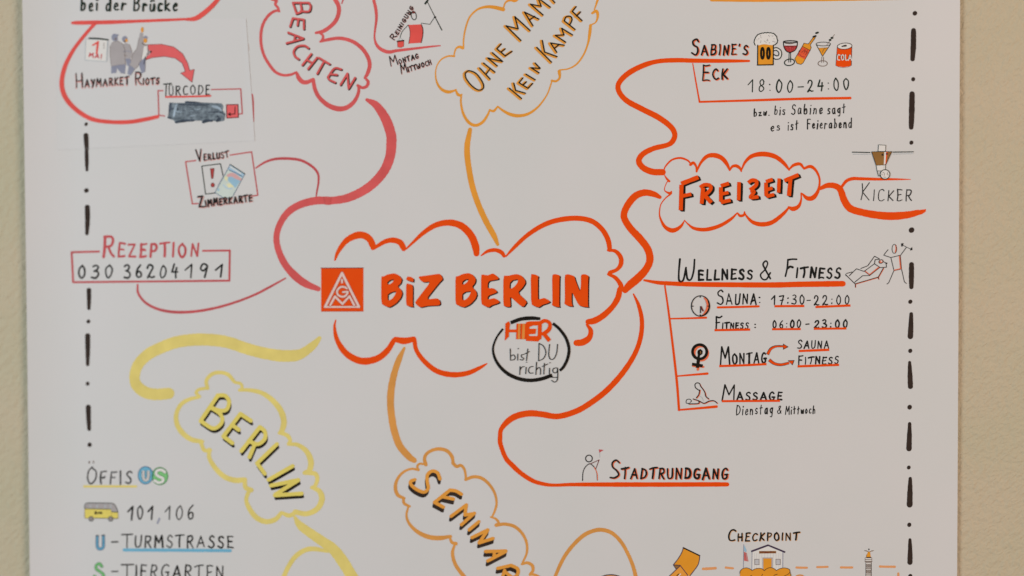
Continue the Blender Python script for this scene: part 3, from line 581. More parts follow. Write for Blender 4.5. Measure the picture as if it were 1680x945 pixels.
for r, cv in (([(318, 470), (322, 610)], 1), ([(322, 565), (358, 545), (380, 578), (365, 605), (324, 612)], 1), ([(412, 535), (410, 612)], 1), ([(414, 470), (420, 466)], 1), ([(486, 540), (456, 548), (462, 575), (486, 590), (470, 610), (440, 604)], 1), ([(536, 472), (520, 615)], 1), ([(500, 533), (555, 505)], 1),
 ([(676, 402), (670, 620)], 1), ([(676, 402), (732, 440), (760, 520), (730, 590), (670, 620)], 1), ([(806, 415), (796, 545), (820, 600), (862, 590), (894, 520), (905, 415)], 1),
 ([(440, 690), (436, 790)], 1), ([(440, 735), (462, 698), (492, 690)], 1), ([(516, 700), (510, 780)], 1), ([(518, 638), (524, 636)], 1), ([(600, 690), (562, 698), (545, 738), (562, 772), (602, 770)], 1), ([(645, 636), (636, 790)], 1), ([(640, 735), (672, 702), (694, 725), (692, 788)], 1), ([(742, 650), (734, 785)], 1), ([(716, 690), (780, 660)], 1), ([(806, 712), (804, 780)], 1), ([(806, 646), (814, 642)], 1),
 ([(892, 706), (855, 716), (846, 748), (870, 770), (898, 755), (905, 712)], 1), ([(905, 708), (908, 790), (900, 860), (868, 884), (832, 862)], 1), ([(836, 826), (902, 824)], 1)):
    q.st(A5, r, 10, 'pen')

# ================================================================== orange branches on the right
path([(742, 960, 40), (775, 925, 52), (830, 878, 54), (880, 822, 48), (905, 760, 48), (890, 690, 48), (840, 622, 48), (780, 558, 46), (742, 500, 44), (735, 458, 43), (760, 400, 45), (810, 342, 46), (870, 320, 44), (930, 330, 38), (970, 350, 24)], T(2, 1), 'orange', n=12)
path([(1555, 400, 15), (1400, 400, 24), (1200, 398, 28), (1080, 395, 30), (960, 402, 30), (860, 430, 34), (762, 482, 36), (702, 545, 34), (702, 600, 34), (752, 660, 36), (850, 714, 38), (960, 770, 38), (1040, 830, 36), (1068, 880, 34), (1055, 925, 34), (1020, 951, 32), (930, 974, 34), (860, 1010, 36), (832, 1056, 38), (860, 1100, 40), (920, 1127, 42), (988, 1130, 42)], T(2, 0), 'orange', n=12)
p = P('branch_line'); p.st(C8, [(192, 285, 9), (215, 420, 12), (240, 560, 13), (250, 612, 16)], 12, 'orange').st(C8, [(250, 615, 17), (700, 602, 20), (1100, 589, 22), (1548, 582, 23)], 20, 'orange')
p = P('branch_line'); p.st(T(3, 1), [(345, 292, 24), (390, 273, 34), (440, 276, 38), (475, 302, 42), (500, 370, 46), (540, 424, 48), (620, 450, 46), (720, 468, 50), (820, 474, 52), (920, 465, 46), (985, 450, 36)], 40, 'orange', n=10)
p.fill(T(3, 1), [(975, 436), (1037, 428), (1036, 444), (1010, 462), (975, 470)], 'orange')
p.st(C1, [(5, 550, 30), (60, 484, 36), (130, 459, 38), (200, 460, 36), (400, 465, 30), (600, 466, 22), (768, 468, 8)], 30, 'orange')
path([(868, 895, 14), (940, 908, 23), (1000, 914, 27), (1200, 922, 31), (1680, 926, 35), (1880, 922, 37), (2080, 919, 38), (2172, 918, 36)], T(2, 1), 'orange', n=12)
p = P('branch_line'); t = T(2, 2)
p.st(t, [(1000, -12, 11), (1030, 200, 14), (1075, 580, 16), (1093, 800, 16)], 14, 'orange').st(t, [(1032, 203, 10), (1160, 200, 12), (1270, 196, 14)], 12, 'orange').st(t, [(1076, 579, 10), (1180, 570, 13), (1278, 562, 16)], 12, 'orange').st(t, [(1090, 800, 12), (1220, 789, 15), (1338, 778, 18)], 14, 'orange')
path([(795, 42, 10), (830, 120, 24), (850, 220, 28), (840, 330, 30), (800, 440, 32), (722, 560, 36), (622, 670, 38), (520, 750, 38), (420, 808, 38), (300, 842, 38), (200, 829, 40), (120, 822, 42), (40, 836, 42), (-20, 868, 40), (-70, 925, 30), (-78, 980, 30), (-75, 1025, 30), (-42, 1112, 30), (0, 1160, 32), (60, 1215, 30), (140, 1265, 28), (220, 1287, 24), (290, 1292, 21), (400, 1288, 24), (700, 1288, 30), (1000, 1288, 30), (1300, 1287, 30), (1408, 1287, 27)], t, 'orange', n=12)
# FREIZEIT
b = P('heading_cloud', 'orange scalloped cloud outline')
for r in ([(110, 240, 10), (130, 192, 14), (190, 132, 18), (270, 113, 20), (340, 135, 18), (370, 165, 14)], [(370, 178, 26), (398, 160, 28), (425, 195, 20), (430, 245, 18)], [(430, 245, 14), (470, 160, 26), (530, 98, 38), (600, 87, 46), (670, 112, 44), (720, 168, 36), (750, 232, 16)],
 [(750, 232, 14), (775, 196, 26), (815, 190, 32), (850, 214, 26), (862, 242, 14)], [(860, 238, 12), (900, 152, 26), (970, 92, 40), (1080, 75, 48), (1190, 100, 44), (1270, 160, 36), (1325, 228, 18)], [(1325, 222, 14), (1370, 182, 30), (1430, 172, 30), (1470, 218, 18)],
 [(1475, 212, 24), (1530, 195, 32), (1580, 230, 26), (1615, 300, 20), (1618, 370, 20), (1600, 440, 32), (1555, 497, 46), (1500, 502, 40), (1450, 458, 16)], [(1440, 452, 12), (1440, 520, 18), (1415, 580, 34), (1365, 605, 44), (1320, 590, 22)],
 [(1325, 590, 18), (1260, 660, 34), (1160, 735, 42), (1060, 755, 44), (970, 732, 34), (910, 672, 18), (892, 632, 10)], [(892, 635, 10), (885, 665, 24), (850, 672, 26), (825, 645, 14)], [(822, 645, 12), (760, 705, 28), (650, 770, 36), (520, 805, 38), (410, 795, 30), (350, 755, 16), (312, 715, 8)],
 [(312, 718, 8), (282, 768, 26), (232, 805, 40), (180, 812, 44), (120, 775, 32), (80, 700, 18), (70, 640, 12), (85, 560, 10), (130, 500, 12), (175, 465, 16)], [(185, 438, 14), (175, 455, 28), (135, 440, 14), (118, 415, 8), (135, 362, 8), (150, 338, 10)], [(165, 338, 22), (140, 312, 18), (118, 275, 8), (110, 240, 8)]):
    b.st(A3, r, 20, 'orange')
FR = [([(283, 372), (276, 618)], 40), ([(280, 362), (446, 298)], 42), ([(295, 480), (378, 462)], 36), ([(492, 400), (478, 556)], 38), ([(462, 398), (505, 372), (556, 378), (566, 410), (535, 450), (490, 472)], 36), ([(510, 478), (572, 545)], 40), ([(664, 395), (664, 535)], 38), ([(664, 382), (742, 358)], 36), ([(670, 462), (738, 446)], 34), ([(664, 542), (758, 520)], 36),
 ([(840, 345), (836, 522)], 36), ([(928, 352), (965, 328), (1006, 336), (1002, 378), (945, 422)], 36), ([(950, 428), (984, 440), (950, 494), (1028, 488)], 34), ([(1100, 350), (1103, 482)], 36), ([(1100, 342), (1165, 320)], 36), ([(1110, 420), (1164, 402)], 32), ([(1104, 484), (1180, 466)], 34), ([(1228, 310), (1222, 448)], 34), ([(1278, 332), (1415, 275)], 38), ([(1338, 305), (1322, 480)], 38)]
h = b.sub('heading_letters')
for k_ in (.4, .7, 1.0):
    for r, ww in FR: h.st(A3, [(x+22*k_, y+14*k_) for x, y in r], ww*.9, 'black', len(r) > 2, cap=False, rag=.06)
for r, ww in FR: h.st(A3, r, ww, 'orange', len(r) > 2, cap=False, rag=.06)
# after-work bar
p = P('lettering'); p.txt(C8, "Sabine's", (182, 212), (662, 208), 132, 84, 12, 'pen', shadow=(7, 5, 'fringe')); p.txt(C8, 'Eck', (275, 426), (488, 414), 128, 86, 12, 'pen', shadow=(7, 5, 'fringe'))
p = P('lettering'); p.txt(C8, '18:00', (668, 530), (1050, 528), 104, w=10, mat='dark_green'); p.st(C8, [(1100, 487), (1145, 485)], 10, 'dark_green'); p.txt(C8, '24:00', (1182, 528), (1536, 508), 100, w=10, mat='dark_green')
p = P('lettering')
for s_, a, e, hh in (('bzw.', (720, 740), (850, 732), 66), ('bis', (895, 725), (985, 724), 74), ('Sabine', (1042, 722), (1305, 716), 84), ('sagt', (1355, 720), (1504, 710), 78), ('es', (862, 865), (940, 862), 74), ('ist', (1012, 858), (1098, 852), 78), ('Feierabend', (1178, 846), (1558, 836), 76)):
    p.txt(C8, s_, a, e, hh, w=8.5, mat='pen', mode='lc', slant=.1)
# drinks
p = P('beer_mug_drawing', 'drawn beer mug with foam and a handle')
p.sub('beer').fill(A4, [(195, 275), (410, 275), (408, 558), (192, 560)], 'beer')
q = p.sub('handle')
for ww, mm in ((34, 'white'),): q.st(A4, [(418, 345), (455, 335), (500, 370), (510, 420), (480, 465), (420, 452)], ww, mm)
q.st(A4, [(416, 328), (460, 322), (512, 358), (524, 420), (495, 472), (440, 480), (416, 465)], 14.3, 'dark_green').st(A4, [(418, 362), (455, 360), (485, 390), (480, 425), (450, 432), (418, 415)], 14.3, 'dark_green')
q = p.sub('foam'); fo = [(160, 285), (145, 240), (160, 190), (190, 150), (240, 128), (320, 118), (400, 125), (445, 160), (465, 215), (460, 260), (425, 285), (350, 282), (280, 272), (200, 290)]
q.fill(A4, fo, 'white', curve=True)
cl = catmull([a+(0,) for a in fo[:11]], 6)
for i in range(0, len(cl)-3, 3): q.st(A4, [(cl[i][0], cl[i][1]), (cl[i+1][0]+random.uniform(-5, 5), cl[i+1][1]-6), (cl[i+3][0], cl[i+3][1])], 13, 'dark_green', n=4)
for _ in range(26): q.st(A4, [(lambda x, y: (x, y))(random.uniform(185, 430), random.uniform(150, 265))]*1+[(0, 0)], 0.01, 'white') if False else q.dot(A4, random.uniform(180, 435), random.uniform(150, 262), random.uniform(4, 8), 'grey')
p.z = q.z + .00001
p.st(A4, [(195, 285), (193, 558)], 14.3, 'black').st(A4, [(410, 285), (408, 556)], 14.3, 'black').st(A4, [(190, 560), (408, 556)], 15.6, 'black')
for x in (260, 342): p.st(A4, ell(x, 398, 19, 74), 28.6, 'black', n=2)
p = P('wine_glass_drawing', 'drawn glass of red wine')
q = p.sub('wine'); q.fill(A4, [(556, 292), (735, 292), (722, 335), (690, 370), (640, 388), (590, 368), (562, 330)], 'wine'); q.st(A4, [(570, 296), (640, 306), (730, 294)], 10, 'dark_red')
for _ in range(14): q.dot(A4, random.uniform(580, 715), random.uniform(312, 360), 5, 'red')
p.st(A4, ell(645, 240, 96, 14), 15.6, 'black', n=2).st(A4, [(548, 242), (556, 310), (590, 368), (640, 390)], 13, 'black').st(A4, [(742, 242), (734, 310), (700, 362), (640, 390)], 13, 'black').st(A4, [(575, 262), (640, 268), (690, 260)], 7.8, 'shade')
p.sub('stem').st(A4, [(628, 395), (622, 520)], 10.4, 'dark_green').st(A4, [(648, 395), (648, 520)], 10.4, 'dark_green').st(A4, ell(632, 522, 70, 44, -10), 14.3, 'dark_green', n=2)
p = P('bottle_drawing', 'drawn amber bottle leaning with a red label')
bo = [(705, 475), (810, 300), (832, 258), (870, 266), (895, 268), (965, 170), (990, 182), (918, 282), (932, 320), (910, 370), (820, 530), (790, 552), (735, 538)]
p.fill(A4, bo, 'beer'); p.sub('label_patch').fill(A4, [(805, 308), (918, 362), (845, 484), (738, 430)], 'label_red')
q = p.sub('scribble')
for r in ([(790, 335), (770, 380)], [(800, 385), (850, 350), (830, 400)], [(840, 370), (880, 385), (850, 420)], [(770, 410), (800, 440), (840, 450)], [(765, 360), (750, 420)], [(860, 395), (880, 360)]): q.st(A4, r, 6, 'dark_red')
p.outline(A4, bo, 7, 'black'); p.st(A4, [(810, 302), (920, 360)], 6.5, 'black')
p.sub('cork').st(A4, [(962, 172), (992, 160)], 26, 'black').st(A4, [(1000, 120), (1024, 112)], 26, 'dark_green')
p = P('cocktail_glass_drawing', 'drawn cocktail glass with a green skewer')
p.sub('drink').fill(A4, [(1030, 325), (1168, 320), (1088, 438)], 'beer')
p.st(A4, ell(1098, 270, 100, 26), 9.1, 'dark_green', n=2).st(A4, [(1000, 276), (1088, 440), (1196, 276)], 9.1, 'dark_green', False).st(A4, [(1025, 330), (1168, 318)], 5, 'brown').st(A4, [(1085, 385), (1110, 335), (1140, 325)], 12, 'brown')
p.sub('stem').st(A4, [(1078, 450), (1075, 525)], 7.8, 'shade').st(A4, [(1102, 450), (1102, 525)], 7.8, 'shade').st(A4, ell(1090, 538, 64, 38), 10.4, 'shade', n=2)
q = p.sub('skewer'); q.st(A4, [(1140, 295), (1252, 140)], 6.5, 'shade'); q.dot(A4, 1192, 215, 18, 'dark_green', 15); q.dot(A4, 1218, 186, 20, 'dark_green', 15)
p = P('drink_can_drawing', 'drawn orange cola can')
p.fill(CAN, [(232, 460), (535, 435), (525, 845), (470, 870), (360, 885), (250, 868), (205, 845)], 'orange')
p.sub('lid').fill(CAN, ell(387, 448, 152, 62, -4)[:-1], 'white').st(CAN, ell(387, 450, 152, 64, -4), 14, 'black', n=2).st(CAN, [(335, 455), (380, 440), (420, 435)], 26, 'black').st(CAN, [(370, 462), (428, 455)], 12, 'shade')
p.st(CAN, [(234, 470), (205, 845)], 9, 'dark_red').st(CAN, [(536, 450), (526, 845)], 12, 'black').st(CAN, [(205, 850), (280, 882), (370, 890), (470, 876), (525, 848)], 7, 'dark_red')
q = p.sub('lettering')
for off, mm, ww in ((-13, 'black', 17), (0, 'white', 19)):
    for r in ([(292, 640), (262, 625), (238, 670), (245, 730), (285, 738)], ell(345, 682, 26, 54), [(405, 628), (408, 735), (450, 735)], [(466, 742), (500, 632), (528, 740)], [(480, 704), (520, 700)]): q.st(CAN, [(x+off, y+off*.2) for x, y in r], ww, mm, True, 4)
# table football
p = P('table_football_drawing', 'drawn table football player on a rod with a ball', 1)
q = p.sub('rod'); q.st(C1, [(125, 165), (318, 170)], 10, 'dark_green').st(C1, [(135, 187), (320, 191)], 6, 'pale_line').st(C1, [(575, 165), (800, 162)], 10, 'dark_green').st(C1, [(575, 186), (795, 181)], 6, 'pale_line')
q = p.sub('shirt'); q.fill(C1, [(338, 162), (562, 160), (492, 308), (388, 312)], 'brown'); q.fill(C1, [(478, 165), (500, 165), (490, 300), (472, 304)], 'white'); q.st(C1, [(506, 168, 16), (494, 300, 8)], 12, 'orange'); q.dot(C1, 458, 195, 12, 'brown_ink'); q.dot(C1, 506, 185, 12, 'dark_red'); q.outline(C1, [(338, 162), (562, 160), (492, 308), (388, 312)], 6, 'black')
p.fill(C1, [(415, 84), (494, 90), (490, 158), (410, 158)], 'white'); p.outline(C1, [(415, 84), (494, 90), (490, 158), (410, 158)], 6, 'dark_green')
p.fill(C1, [(390, 314), (490, 310), (488, 370), (400, 372)], 'white'); p.st(C1, [(390, 314), (398, 372), (414, 430), (430, 428)], 6, 'dark_green', False).st(C1, [(472, 312), (468, 372)], 4, 'pale_line').st(C1, [(490, 310), (488, 365)], 6, 'dark_green').st(C1, [(400, 373), (464, 372)], 5, 'dark_green')
q = p.sub('ball'); q.dot(C1, 486, 412, 52, 'white'); q.st(C1, ell(486, 412, 53, 52), 9, 'dark_green', n=2)
for r in ([(462, 390), (478, 400), (476, 425)], [(515, 392), (510, 412), (525, 420)], [(470, 440), (495, 446)], [(455, 420), (450, 405)]): q.st(C1, r, 6, 'shade')
P('lettering').txt(C1, 'Kicker', (218, 702), (775, 705), 190, 122, 11, 'pen')
# wellness and fitness
p = P('lettering'); p.txt(T(2, 1), 'Wellness', (1092, 895), (1575, 886), 132, 62, 12, 'pen'); p.txt(T(2, 1), '&', (1628, 892), (1700, 890), 118, w=12, mat='pen'); p.txt(T(3, 1), 'Fitness', (112, 874), (470, 882), 118, 66, 12, 'pen', slant=.1)
p = P('reclining_figure_drawing', 'stick figure lying on a lounger')
q = p.sub('lounger')
for r in ([(185, 640), (345, 795), (745, 678), (835, 520)], [(350, 800), (350, 850)], [(745, 680), (750, 710)]): q.st(B8, [(x+7, y+8) for x, y in r], 13, 'fringe', False)
for r in ([(185, 640), (345, 795), (745, 678), (835, 520)], [(350, 800), (350, 850)], [(745, 680), (750, 710)], [(185, 628), (190, 655)]): q.st(B8, r, 14, 'pen', False)
for r in ([(200, 615), (295, 590)], [(245, 655), (368, 535), (500, 580), (680, 448), (690, 378), (765, 372)], [(340, 765), (475, 655), (595, 652), (765, 515), (885, 508), (882, 440)], [(445, 530), (565, 482), (680, 318), (765, 365)], [(680, 450), (768, 508)], [(830, 410), (885, 440)]): p.st(B8, r, 13, 'pen', False)
p.sub('towel').st(B8, [(525, 580), (595, 635), (752, 508)], 14, 'fringe', False).st(B8, [(510, 580), (595, 645), (765, 515)], 9, 'dark_red', False)
q = p.sub('head'); q.dot(B8, 792, 412, 28, 'fringe', 20, -30); q.dot(B8, 800, 405, 14, 'white', 12); q.st(B8, ell(792, 410, 38, 30, -30), 11, 'pen', n=2); q.dot(B8, 885, 440, 17, 'black', 13)
p = P('weightlifter_drawing', 'stick figure lifting a dumbbell')
for r in ([(910, 208), (838, 300), (960, 342), (1130, 300), (1230, 165)], [(962, 345), (1015, 565), (925, 775), (895, 798)], [(1125, 305), (1145, 540), (1195, 760), (1230, 788)]): p.st(B8, r, 13, 'pen', False)
p.dot(B8, 910, 210, 9, 'pen')
p.st(B8, [(1108, 320), (1128, 530)], 16, 'fringe').st(B8, [(1022, 556), (1135, 530)], 14, 'fringe').st(B8, [(1122, 310), (1145, 540), (1018, 568)], 10, 'dark_red', False)
q = p.sub('head'); q.st(B8, [(1046, 130), (1054, 190), (1040, 250)], 22, 'fringe'); q.st(B8, ell(1022, 192, 40, 78), 11, 'pen', n=2)
q = p.sub('dumbbell'); q.st(B8, [(1150, 120), (1320, 205)], 9, 'pen').fill(B8, [(1138, 98), (1182, 92), (1165, 150), (1140, 152)], 'black').fill(B8, [(1328, 160), (1335, 212), (1295, 222), (1300, 185)], 'black')
t = T(2, 2)
p = P('lettering'); p.txt(t, 'Sauna:', (1345, 112), (1628, 106), 96, 68, 9, 'pen'); p.sub('underline').st(t, [(1347, 129), (1480, 126), (1614, 122)], 14, 'orange')
p = P('lettering'); p.txt(B6, '17:30', (188, 145), (572, 138), 112, w=13, mat='pen'); p.st(B6, [(610, 94), (650, 92)], 12, 'pen'); p.txt(B6, '22:00', (698, 150), (1110, 138), 106, w=13, mat='pen')
p.sub('underline').st(B6, [(222, 163), (578, 160)], 27, 'orange', cap=False); p.sub('underline').st(B6, [(712, 172), (1128, 154)], 27, 'orange', cap=False)
p = P('lettering'); p.txt(t, 'Fitness', (1330, 268), (1543, 268), 76, 38, 9, 'pen', slant=.1); p.st(t, [(1590, 240), (1592, 240)], 9, 'pen').st(t, [(1590, 260), (1592, 260)], 9, 'pen'); p.sub('underline').st(t, [(1325, 278), (1558, 274)], 15, 'orange', cap=False)
p = P('lettering'); p.txt(B6, '06:00', (205, 423), (530, 415), 88, w=15, mat='pen'); p.st(B6, [(597, 378), (634, 375)], 15, 'pen'); p.txt(B6, '23:00', (698, 418), (1088, 418), 90, w=15, mat='pen')
p.sub('underline').st(B6, [(194, 437), (536, 435)], 25, 'orange', cap=False); p.sub('underline').st(B6, [(692, 432), (1080, 428)], 25, 'orange', cap=False)
p = P('clock_drawing', 'drawn round clock face', 1); q = p.sub('crescent'); q.st(B5, [(590, 66, 10), (632, 115, 34), (643, 180, 40), (615, 245, 30), (572, 288, 8)], 30, 'fringe')
p.z = q.z+.00001; p.st(B5, ell(546, 173, 118, 132), 12, 'black', n=2); p.st(B5, [(640, 95, 12), (660, 170, 20), (640, 240, 20), (590, 290, 18), (540, 304, 16)], 14, 'black')
for r in ([(542, 45), (542, 62)], [(430, 175), (452, 175)], [(638, 175), (660, 175)], [(542, 285), (542, 300)]): p.st(B5, r, 12, 'black')
p.sub('clock_hand').st(B5, [(546, 180), (545, 262)], 11, 'black'); p.sub('clock_hand').st(B5, [(552, 182), (578, 235)], 18, 'dark_red')
p = P('emblem_drawing', 'female sign with raised fist'); q = p.sub('red_shadow'); q.st(B5, ell(555, 785, 88, 92), 28, 'fringe', n=2); q.st(t, [(1222, 470), (1216, 535)], 18, 'fringe').st(t, [(1185, 512), (1252, 518)], 14, 'fringe')
p.z = q.z+.00001; p.st(B5, ell(535, 765, 92, 92), 37, 'black', n=2)
p.st(t, [(1222, 460), (1212, 525)], 22, 'black', cap=False).st(t, [(1178, 500), (1248, 512)], 20, 'black', cap=False)
p.sub('fist').fill(B5, [(505, 770), (512, 745), (545, 728), (575, 755), (570, 795), (542, 812), (528, 860), (498, 860), (510, 805)], 'black').st(B5, [(545, 760), (550, 785)], 10, 'brown')
p = P('lettering'); p.txt(t, 'Montag', (1364, 504), (1662, 490), 118, 66, 11, 'pen'); p.sub('underline').st(t, [(1356, 513), (1510, 508), (1665, 500)], 15, 'orange', cap=False)
p = P('curved_arrow', 'small orange arrow bending up'); p.st(B6, [(140, 738, 38), (178, 672, 34), (240, 642, 28), (332, 640, 24)], 30, 'black', cap=False).fill(B6, [(325, 608), (392, 648), (325, 682)], 'black').st(B6, [(142, 734, 28), (180, 674, 24), (240, 644, 18), (335, 642, 14)], 20, 'orange', cap=False).fill(B6, [(332, 620), (376, 647), (332, 670)], 'orange')
p = P('curved_arrow', 'small orange arrow bending down'); p.st(B6, [(158, 802, 42), (220, 846, 36), (300, 860, 34), (395, 840, 32)], 30, 'black', cap=False).fill(B6, [(380, 808), (462, 806), (438, 868)], 'black').st(B6, [(160, 804, 30), (220, 846, 26), (300, 859, 24), (400, 840, 22)], 20, 'orange', cap=False).fill(B6, [(392, 816), (450, 814), (434, 856)], 'orange')
p = P('lettering'); p.txt(B6, 'Sauna', (498, 668), (870, 664), 106, 88, 15, 'pen', slant=.08); p.sub('underline').st(B6, [(512, 697), (875, 682)], 28, 'orange', cap=False)
p = P('lettering'); p.txt(B6, 'Fitness', (508, 855), (982, 848), 100, 84, 15, 'pen', slant=.08); p.sub('underline').st(B6, [(498, 880), (992, 862)], 28, 'orange', cap=False)
p = P('lettering'); p.txt(B7, 'Massage', (548, 366), (1178, 364), 160, 82, 15, 'pen'); p.sub('underline').st(B7, [(545, 376), (1160, 372)], 23, 'orange', cap=False)
p = P('lettering')
for s_, a, e, hh in (('Dienstag', (698, 522), (1082, 508), 100), ('&', (1132, 508), (1174, 506), 78), ('Mittwoch', (1220, 516), (1532, 502), 84)): p.txt(B7, s_, a, e, hh, w=10, mat='pen', mode='lc', slant=.14)
p = P('massage_drawing', 'two outlined figures at a massage')
for dx, dy, mm, ww in ((6, 4, 'fringe', 12), (0, 0, 'pen', 10.5)):
    p.st(B7, [(305, 262), (268, 235), (260, 200), (280, 182), (308, 190), (322, 220), (345, 250), (365, 285), (375, 325), (405, 350)][0 if mm == 'pen' else 4:], ww, mm) if mm == 'pen' else p.st(B7, [(x+dx, y+dy) for x, y in [(308, 192), (322, 222), (345, 252), (365, 287), (375, 327), (402, 352)]], ww, mm)
    p.st(B7, [(x+dx, y+dy) for x, y in [(310, 258), (300, 305), (275, 340)]], ww, mm).st(B7, [(x+dx, y+dy) for x, y in [(240, 352), (300, 372), (355, 398), (410, 375), (460, 372), (494, 396)]], ww, mm).st(B7, [(x+dx, y+dy) for x, y in [(195, 405), (295, 400), (300, 375)]], ww, mm)
p.st(B7, [(310, 320), (335, 340), (350, 375)], 6, 'pale_line').st(B7, [(205, 400), (168, 395), (172, 362), (205, 355), (222, 375), (208, 388)], 8, 'pen')
# city tour
P('lettering').txt(T(2, 3), 'Stadtrundgang', (642, 303), (1412, 306), 122, 66, 11, 'pen', shadow=(5, 3, 'fringe'))
p = P('tour_guide_drawing', 'outlined figure raising a small red flag'); t = T(2, 3)
p.st(t, [(463, 318), (466, 265), (482, 228), (510, 208), (538, 228), (556, 265), (560, 315)], 6, 'pen').st(t, [(510, 210), (572, 182), (550, 240)], 5, 'dark_red', False).st(t, [(540, 232), (558, 268), (562, 312)], 5, 'fringe')
p.sub('head').st(t, ell(505, 173, 22, 22), 7, 'pen', n=2)
p.sub('flag').st(t, [(576, 165), (574, 116)], 3, 'pale_line').fill(t, [(570, 113), (602, 117), (573, 135)], 'thin_red')

# ================================================================== yellow branch: BERLIN
path([(1860+0, -0, 30)][:0]+[(415+1675, 330, 26), (380+1675, 370, 48), (320+1675, 418, 60), (260+1675, 443, 74), (160+1675, 445, 78), (60+1675, 430, 76), (1675, 416, 76), (1600, 394, 76), (1500, 360, 78), (1400, 343, 80), (1280, 340, 80), (1160, 355, 78), (1060, 390, 76), (970, 436, 74), (905, 502, 70), (880, 580, 68), (895, 640, 72), (950, 684, 76), (1020, 698, 76), (1104, 692, 74)], T(0, 2), 'yellow', n=12)
b = P('heading_cloud', 'yellow scalloped cloud outline')
for r in ([(212, 130, 20), (205, 85, 22), (240, 47, 22), (285, 39, 22), (330, 52, 22), (365, 92, 20)], [(372, 96, 18), (402, 104, 18), (410, 128, 18), (395, 140, 18)], [(395, 140, 18), (450, 140, 22), (520, 155, 26), (580, 195, 30), (630, 255, 34), (650, 320, 34), (640, 368, 30), (626, 386, 22)], [(630, 385, 22), (668, 400, 24), (686, 428, 22), (676, 450, 20)],
 [(680, 450, 20), (730, 455, 24), (780, 492, 30), (805, 550, 34), (796, 602, 30), (770, 615, 26)], [(780, 615, 24), (828, 620, 26), (842, 648, 24), (830, 688, 22), (810, 700, 20)], [(815, 700, 20), (855, 722, 30), (868, 770, 34), (840, 823, 32), (780, 850, 30), (715, 840, 30)], [(715, 845, 24), (680, 860, 26), (640, 845, 20)],
 [(635, 845, 22), (600, 883, 28), (545, 895, 30), (490, 870, 30), (452, 820, 28), (434, 770, 22), (450, 715, 24)], [(462, 714, 28), (430, 698, 26), (425, 655, 24)], [(425, 655, 28), (370, 658, 32), (310, 638, 30), (258, 590, 28), (222, 530, 24), (222, 482, 22)], [(225, 487, 24), (192, 484, 22), (175, 445, 22)],
 [(180, 436, 24), (120, 424, 28), (72, 390, 30), (38, 340, 28), (32, 280, 26), (60, 222, 24), (110, 192, 22), (165, 180, 18)], [(165, 176, 18), (146, 155, 18), (165, 136, 18), (212, 128, 18)]):
    b.st(A8, r, 24, 'yellow')
BL = [[(270, 172), (172, 316)], [(270, 170), (312, 172), (335, 206), (322, 250), (285, 258), (235, 242)], [(235, 242), (285, 278), (294, 325), (245, 360), (172, 318)], [(400, 276), (302, 405)], [(400, 276), (460, 316)], [(356, 342), (390, 368)], [(302, 405), (354, 444)],
 [(512, 352), (405, 490)], [(512, 352), (540, 378), (540, 420), (500, 450), (448, 432)], [(482, 452), (452, 525)], [(610, 450), (496, 560)], [(496, 560), (540, 620)], [(700, 576), (562, 655)], [(576, 688), (732, 656)], [(732, 658), (602, 738)], [(598, 744), (752, 734)]]
h = b.sub('heading_letters')
for k_ in (.5, 1.0):
    for r in BL: h.st(A8, [(x+6*k_, y+19*k_) for x, y in r], 16, 'black')
for r in BL: h.st(A8, r, 23, 'letter_yellow')
path([(255, 560, 20), (290, 612, 50), (360, 665, 60), (440, 720, 66), (510, 772, 70), (570, 850, 74), (625, 940, 74), (690, 1050, 74), (740, 1180, 74)], T(1, 3), 'yellow')
path([(470, 782, 20), (380, 766, 32), (320, 775, 32), (260, 815, 32), (220, 870, 30), (190, 930, 30), (165, 1000, 28), (150, 1080, 26)], T(1, 3), 'yellow')
# public transport list
p = P('lettering'); p.txt(C5, 'Offis', (105, 336), (560, 336), 162, 126, 13, 'pen'); p.st(C5, [(132, 108), (134, 122)], 14, 'shade').st(C5, [(174, 108), (178, 118)], 14, 'shade'); p.sub('underline').st(C5, [(82, 361), (350, 361), (610, 361)], 24, 'yellow')
p = P('rail_sign_drawing', 'blue disc with a white U'); p.dot(C5, 708, 247, 74, 'blue', 88); p.st(C5, ell(708, 247, 75, 89), 8, 'navy', n=2)
uu = [(685, 200), (684, 262), (695, 290), (712, 297), (730, 285), (736, 255), (736, 200)]
q = p.sub('letter'); q.st(C5, uu, 36, 'pen', cap=False).st(C5, uu, 25, 'white', cap=False).st(C5, uu, 7, 'grey')
p = P('rail_sign_drawing', 'green circle with a white S'); p.dot(C5, 855, 256, 82, 'green', 90); p.st(C5, ell(855, 256, 80, 88), 9, 'deep_green', n=2)
ss = [(905, 215), (870, 192), (825, 202), (815, 235), (845, 260), (885, 280), (880, 312), (840, 322), (800, 300)]
q = p.sub('letter'); q.st(C5, ss, 40, 'deep_green').st(C5, ss, 28, 'white')
p = P('bus_drawing', 'drawn yellow bus with grey window band')
q = p.sub('window_band'); q.fill(BUS, [(190, 410), (190, 280), (250, 220), (400, 208), (1050, 215), (1180, 240), (1270, 340), (1330, 520), (1120, 520), (1090, 430)], 'grey')
for x in (390, 620, 900, 1090): q.st(BUS, [(x, 265), (x, 400)], 60, 'shade' if x == 900 else 'grey_blue', cap=False) if False else q.st(BUS, [(x, 265), (x-8, 390)], 42, 'pale_line', cap=False)
p.fill(BUS, [(188, 420), (1085, 440), (1120, 530), (1330, 540), (1335, 745), (205, 735)], 'letter_yellow')
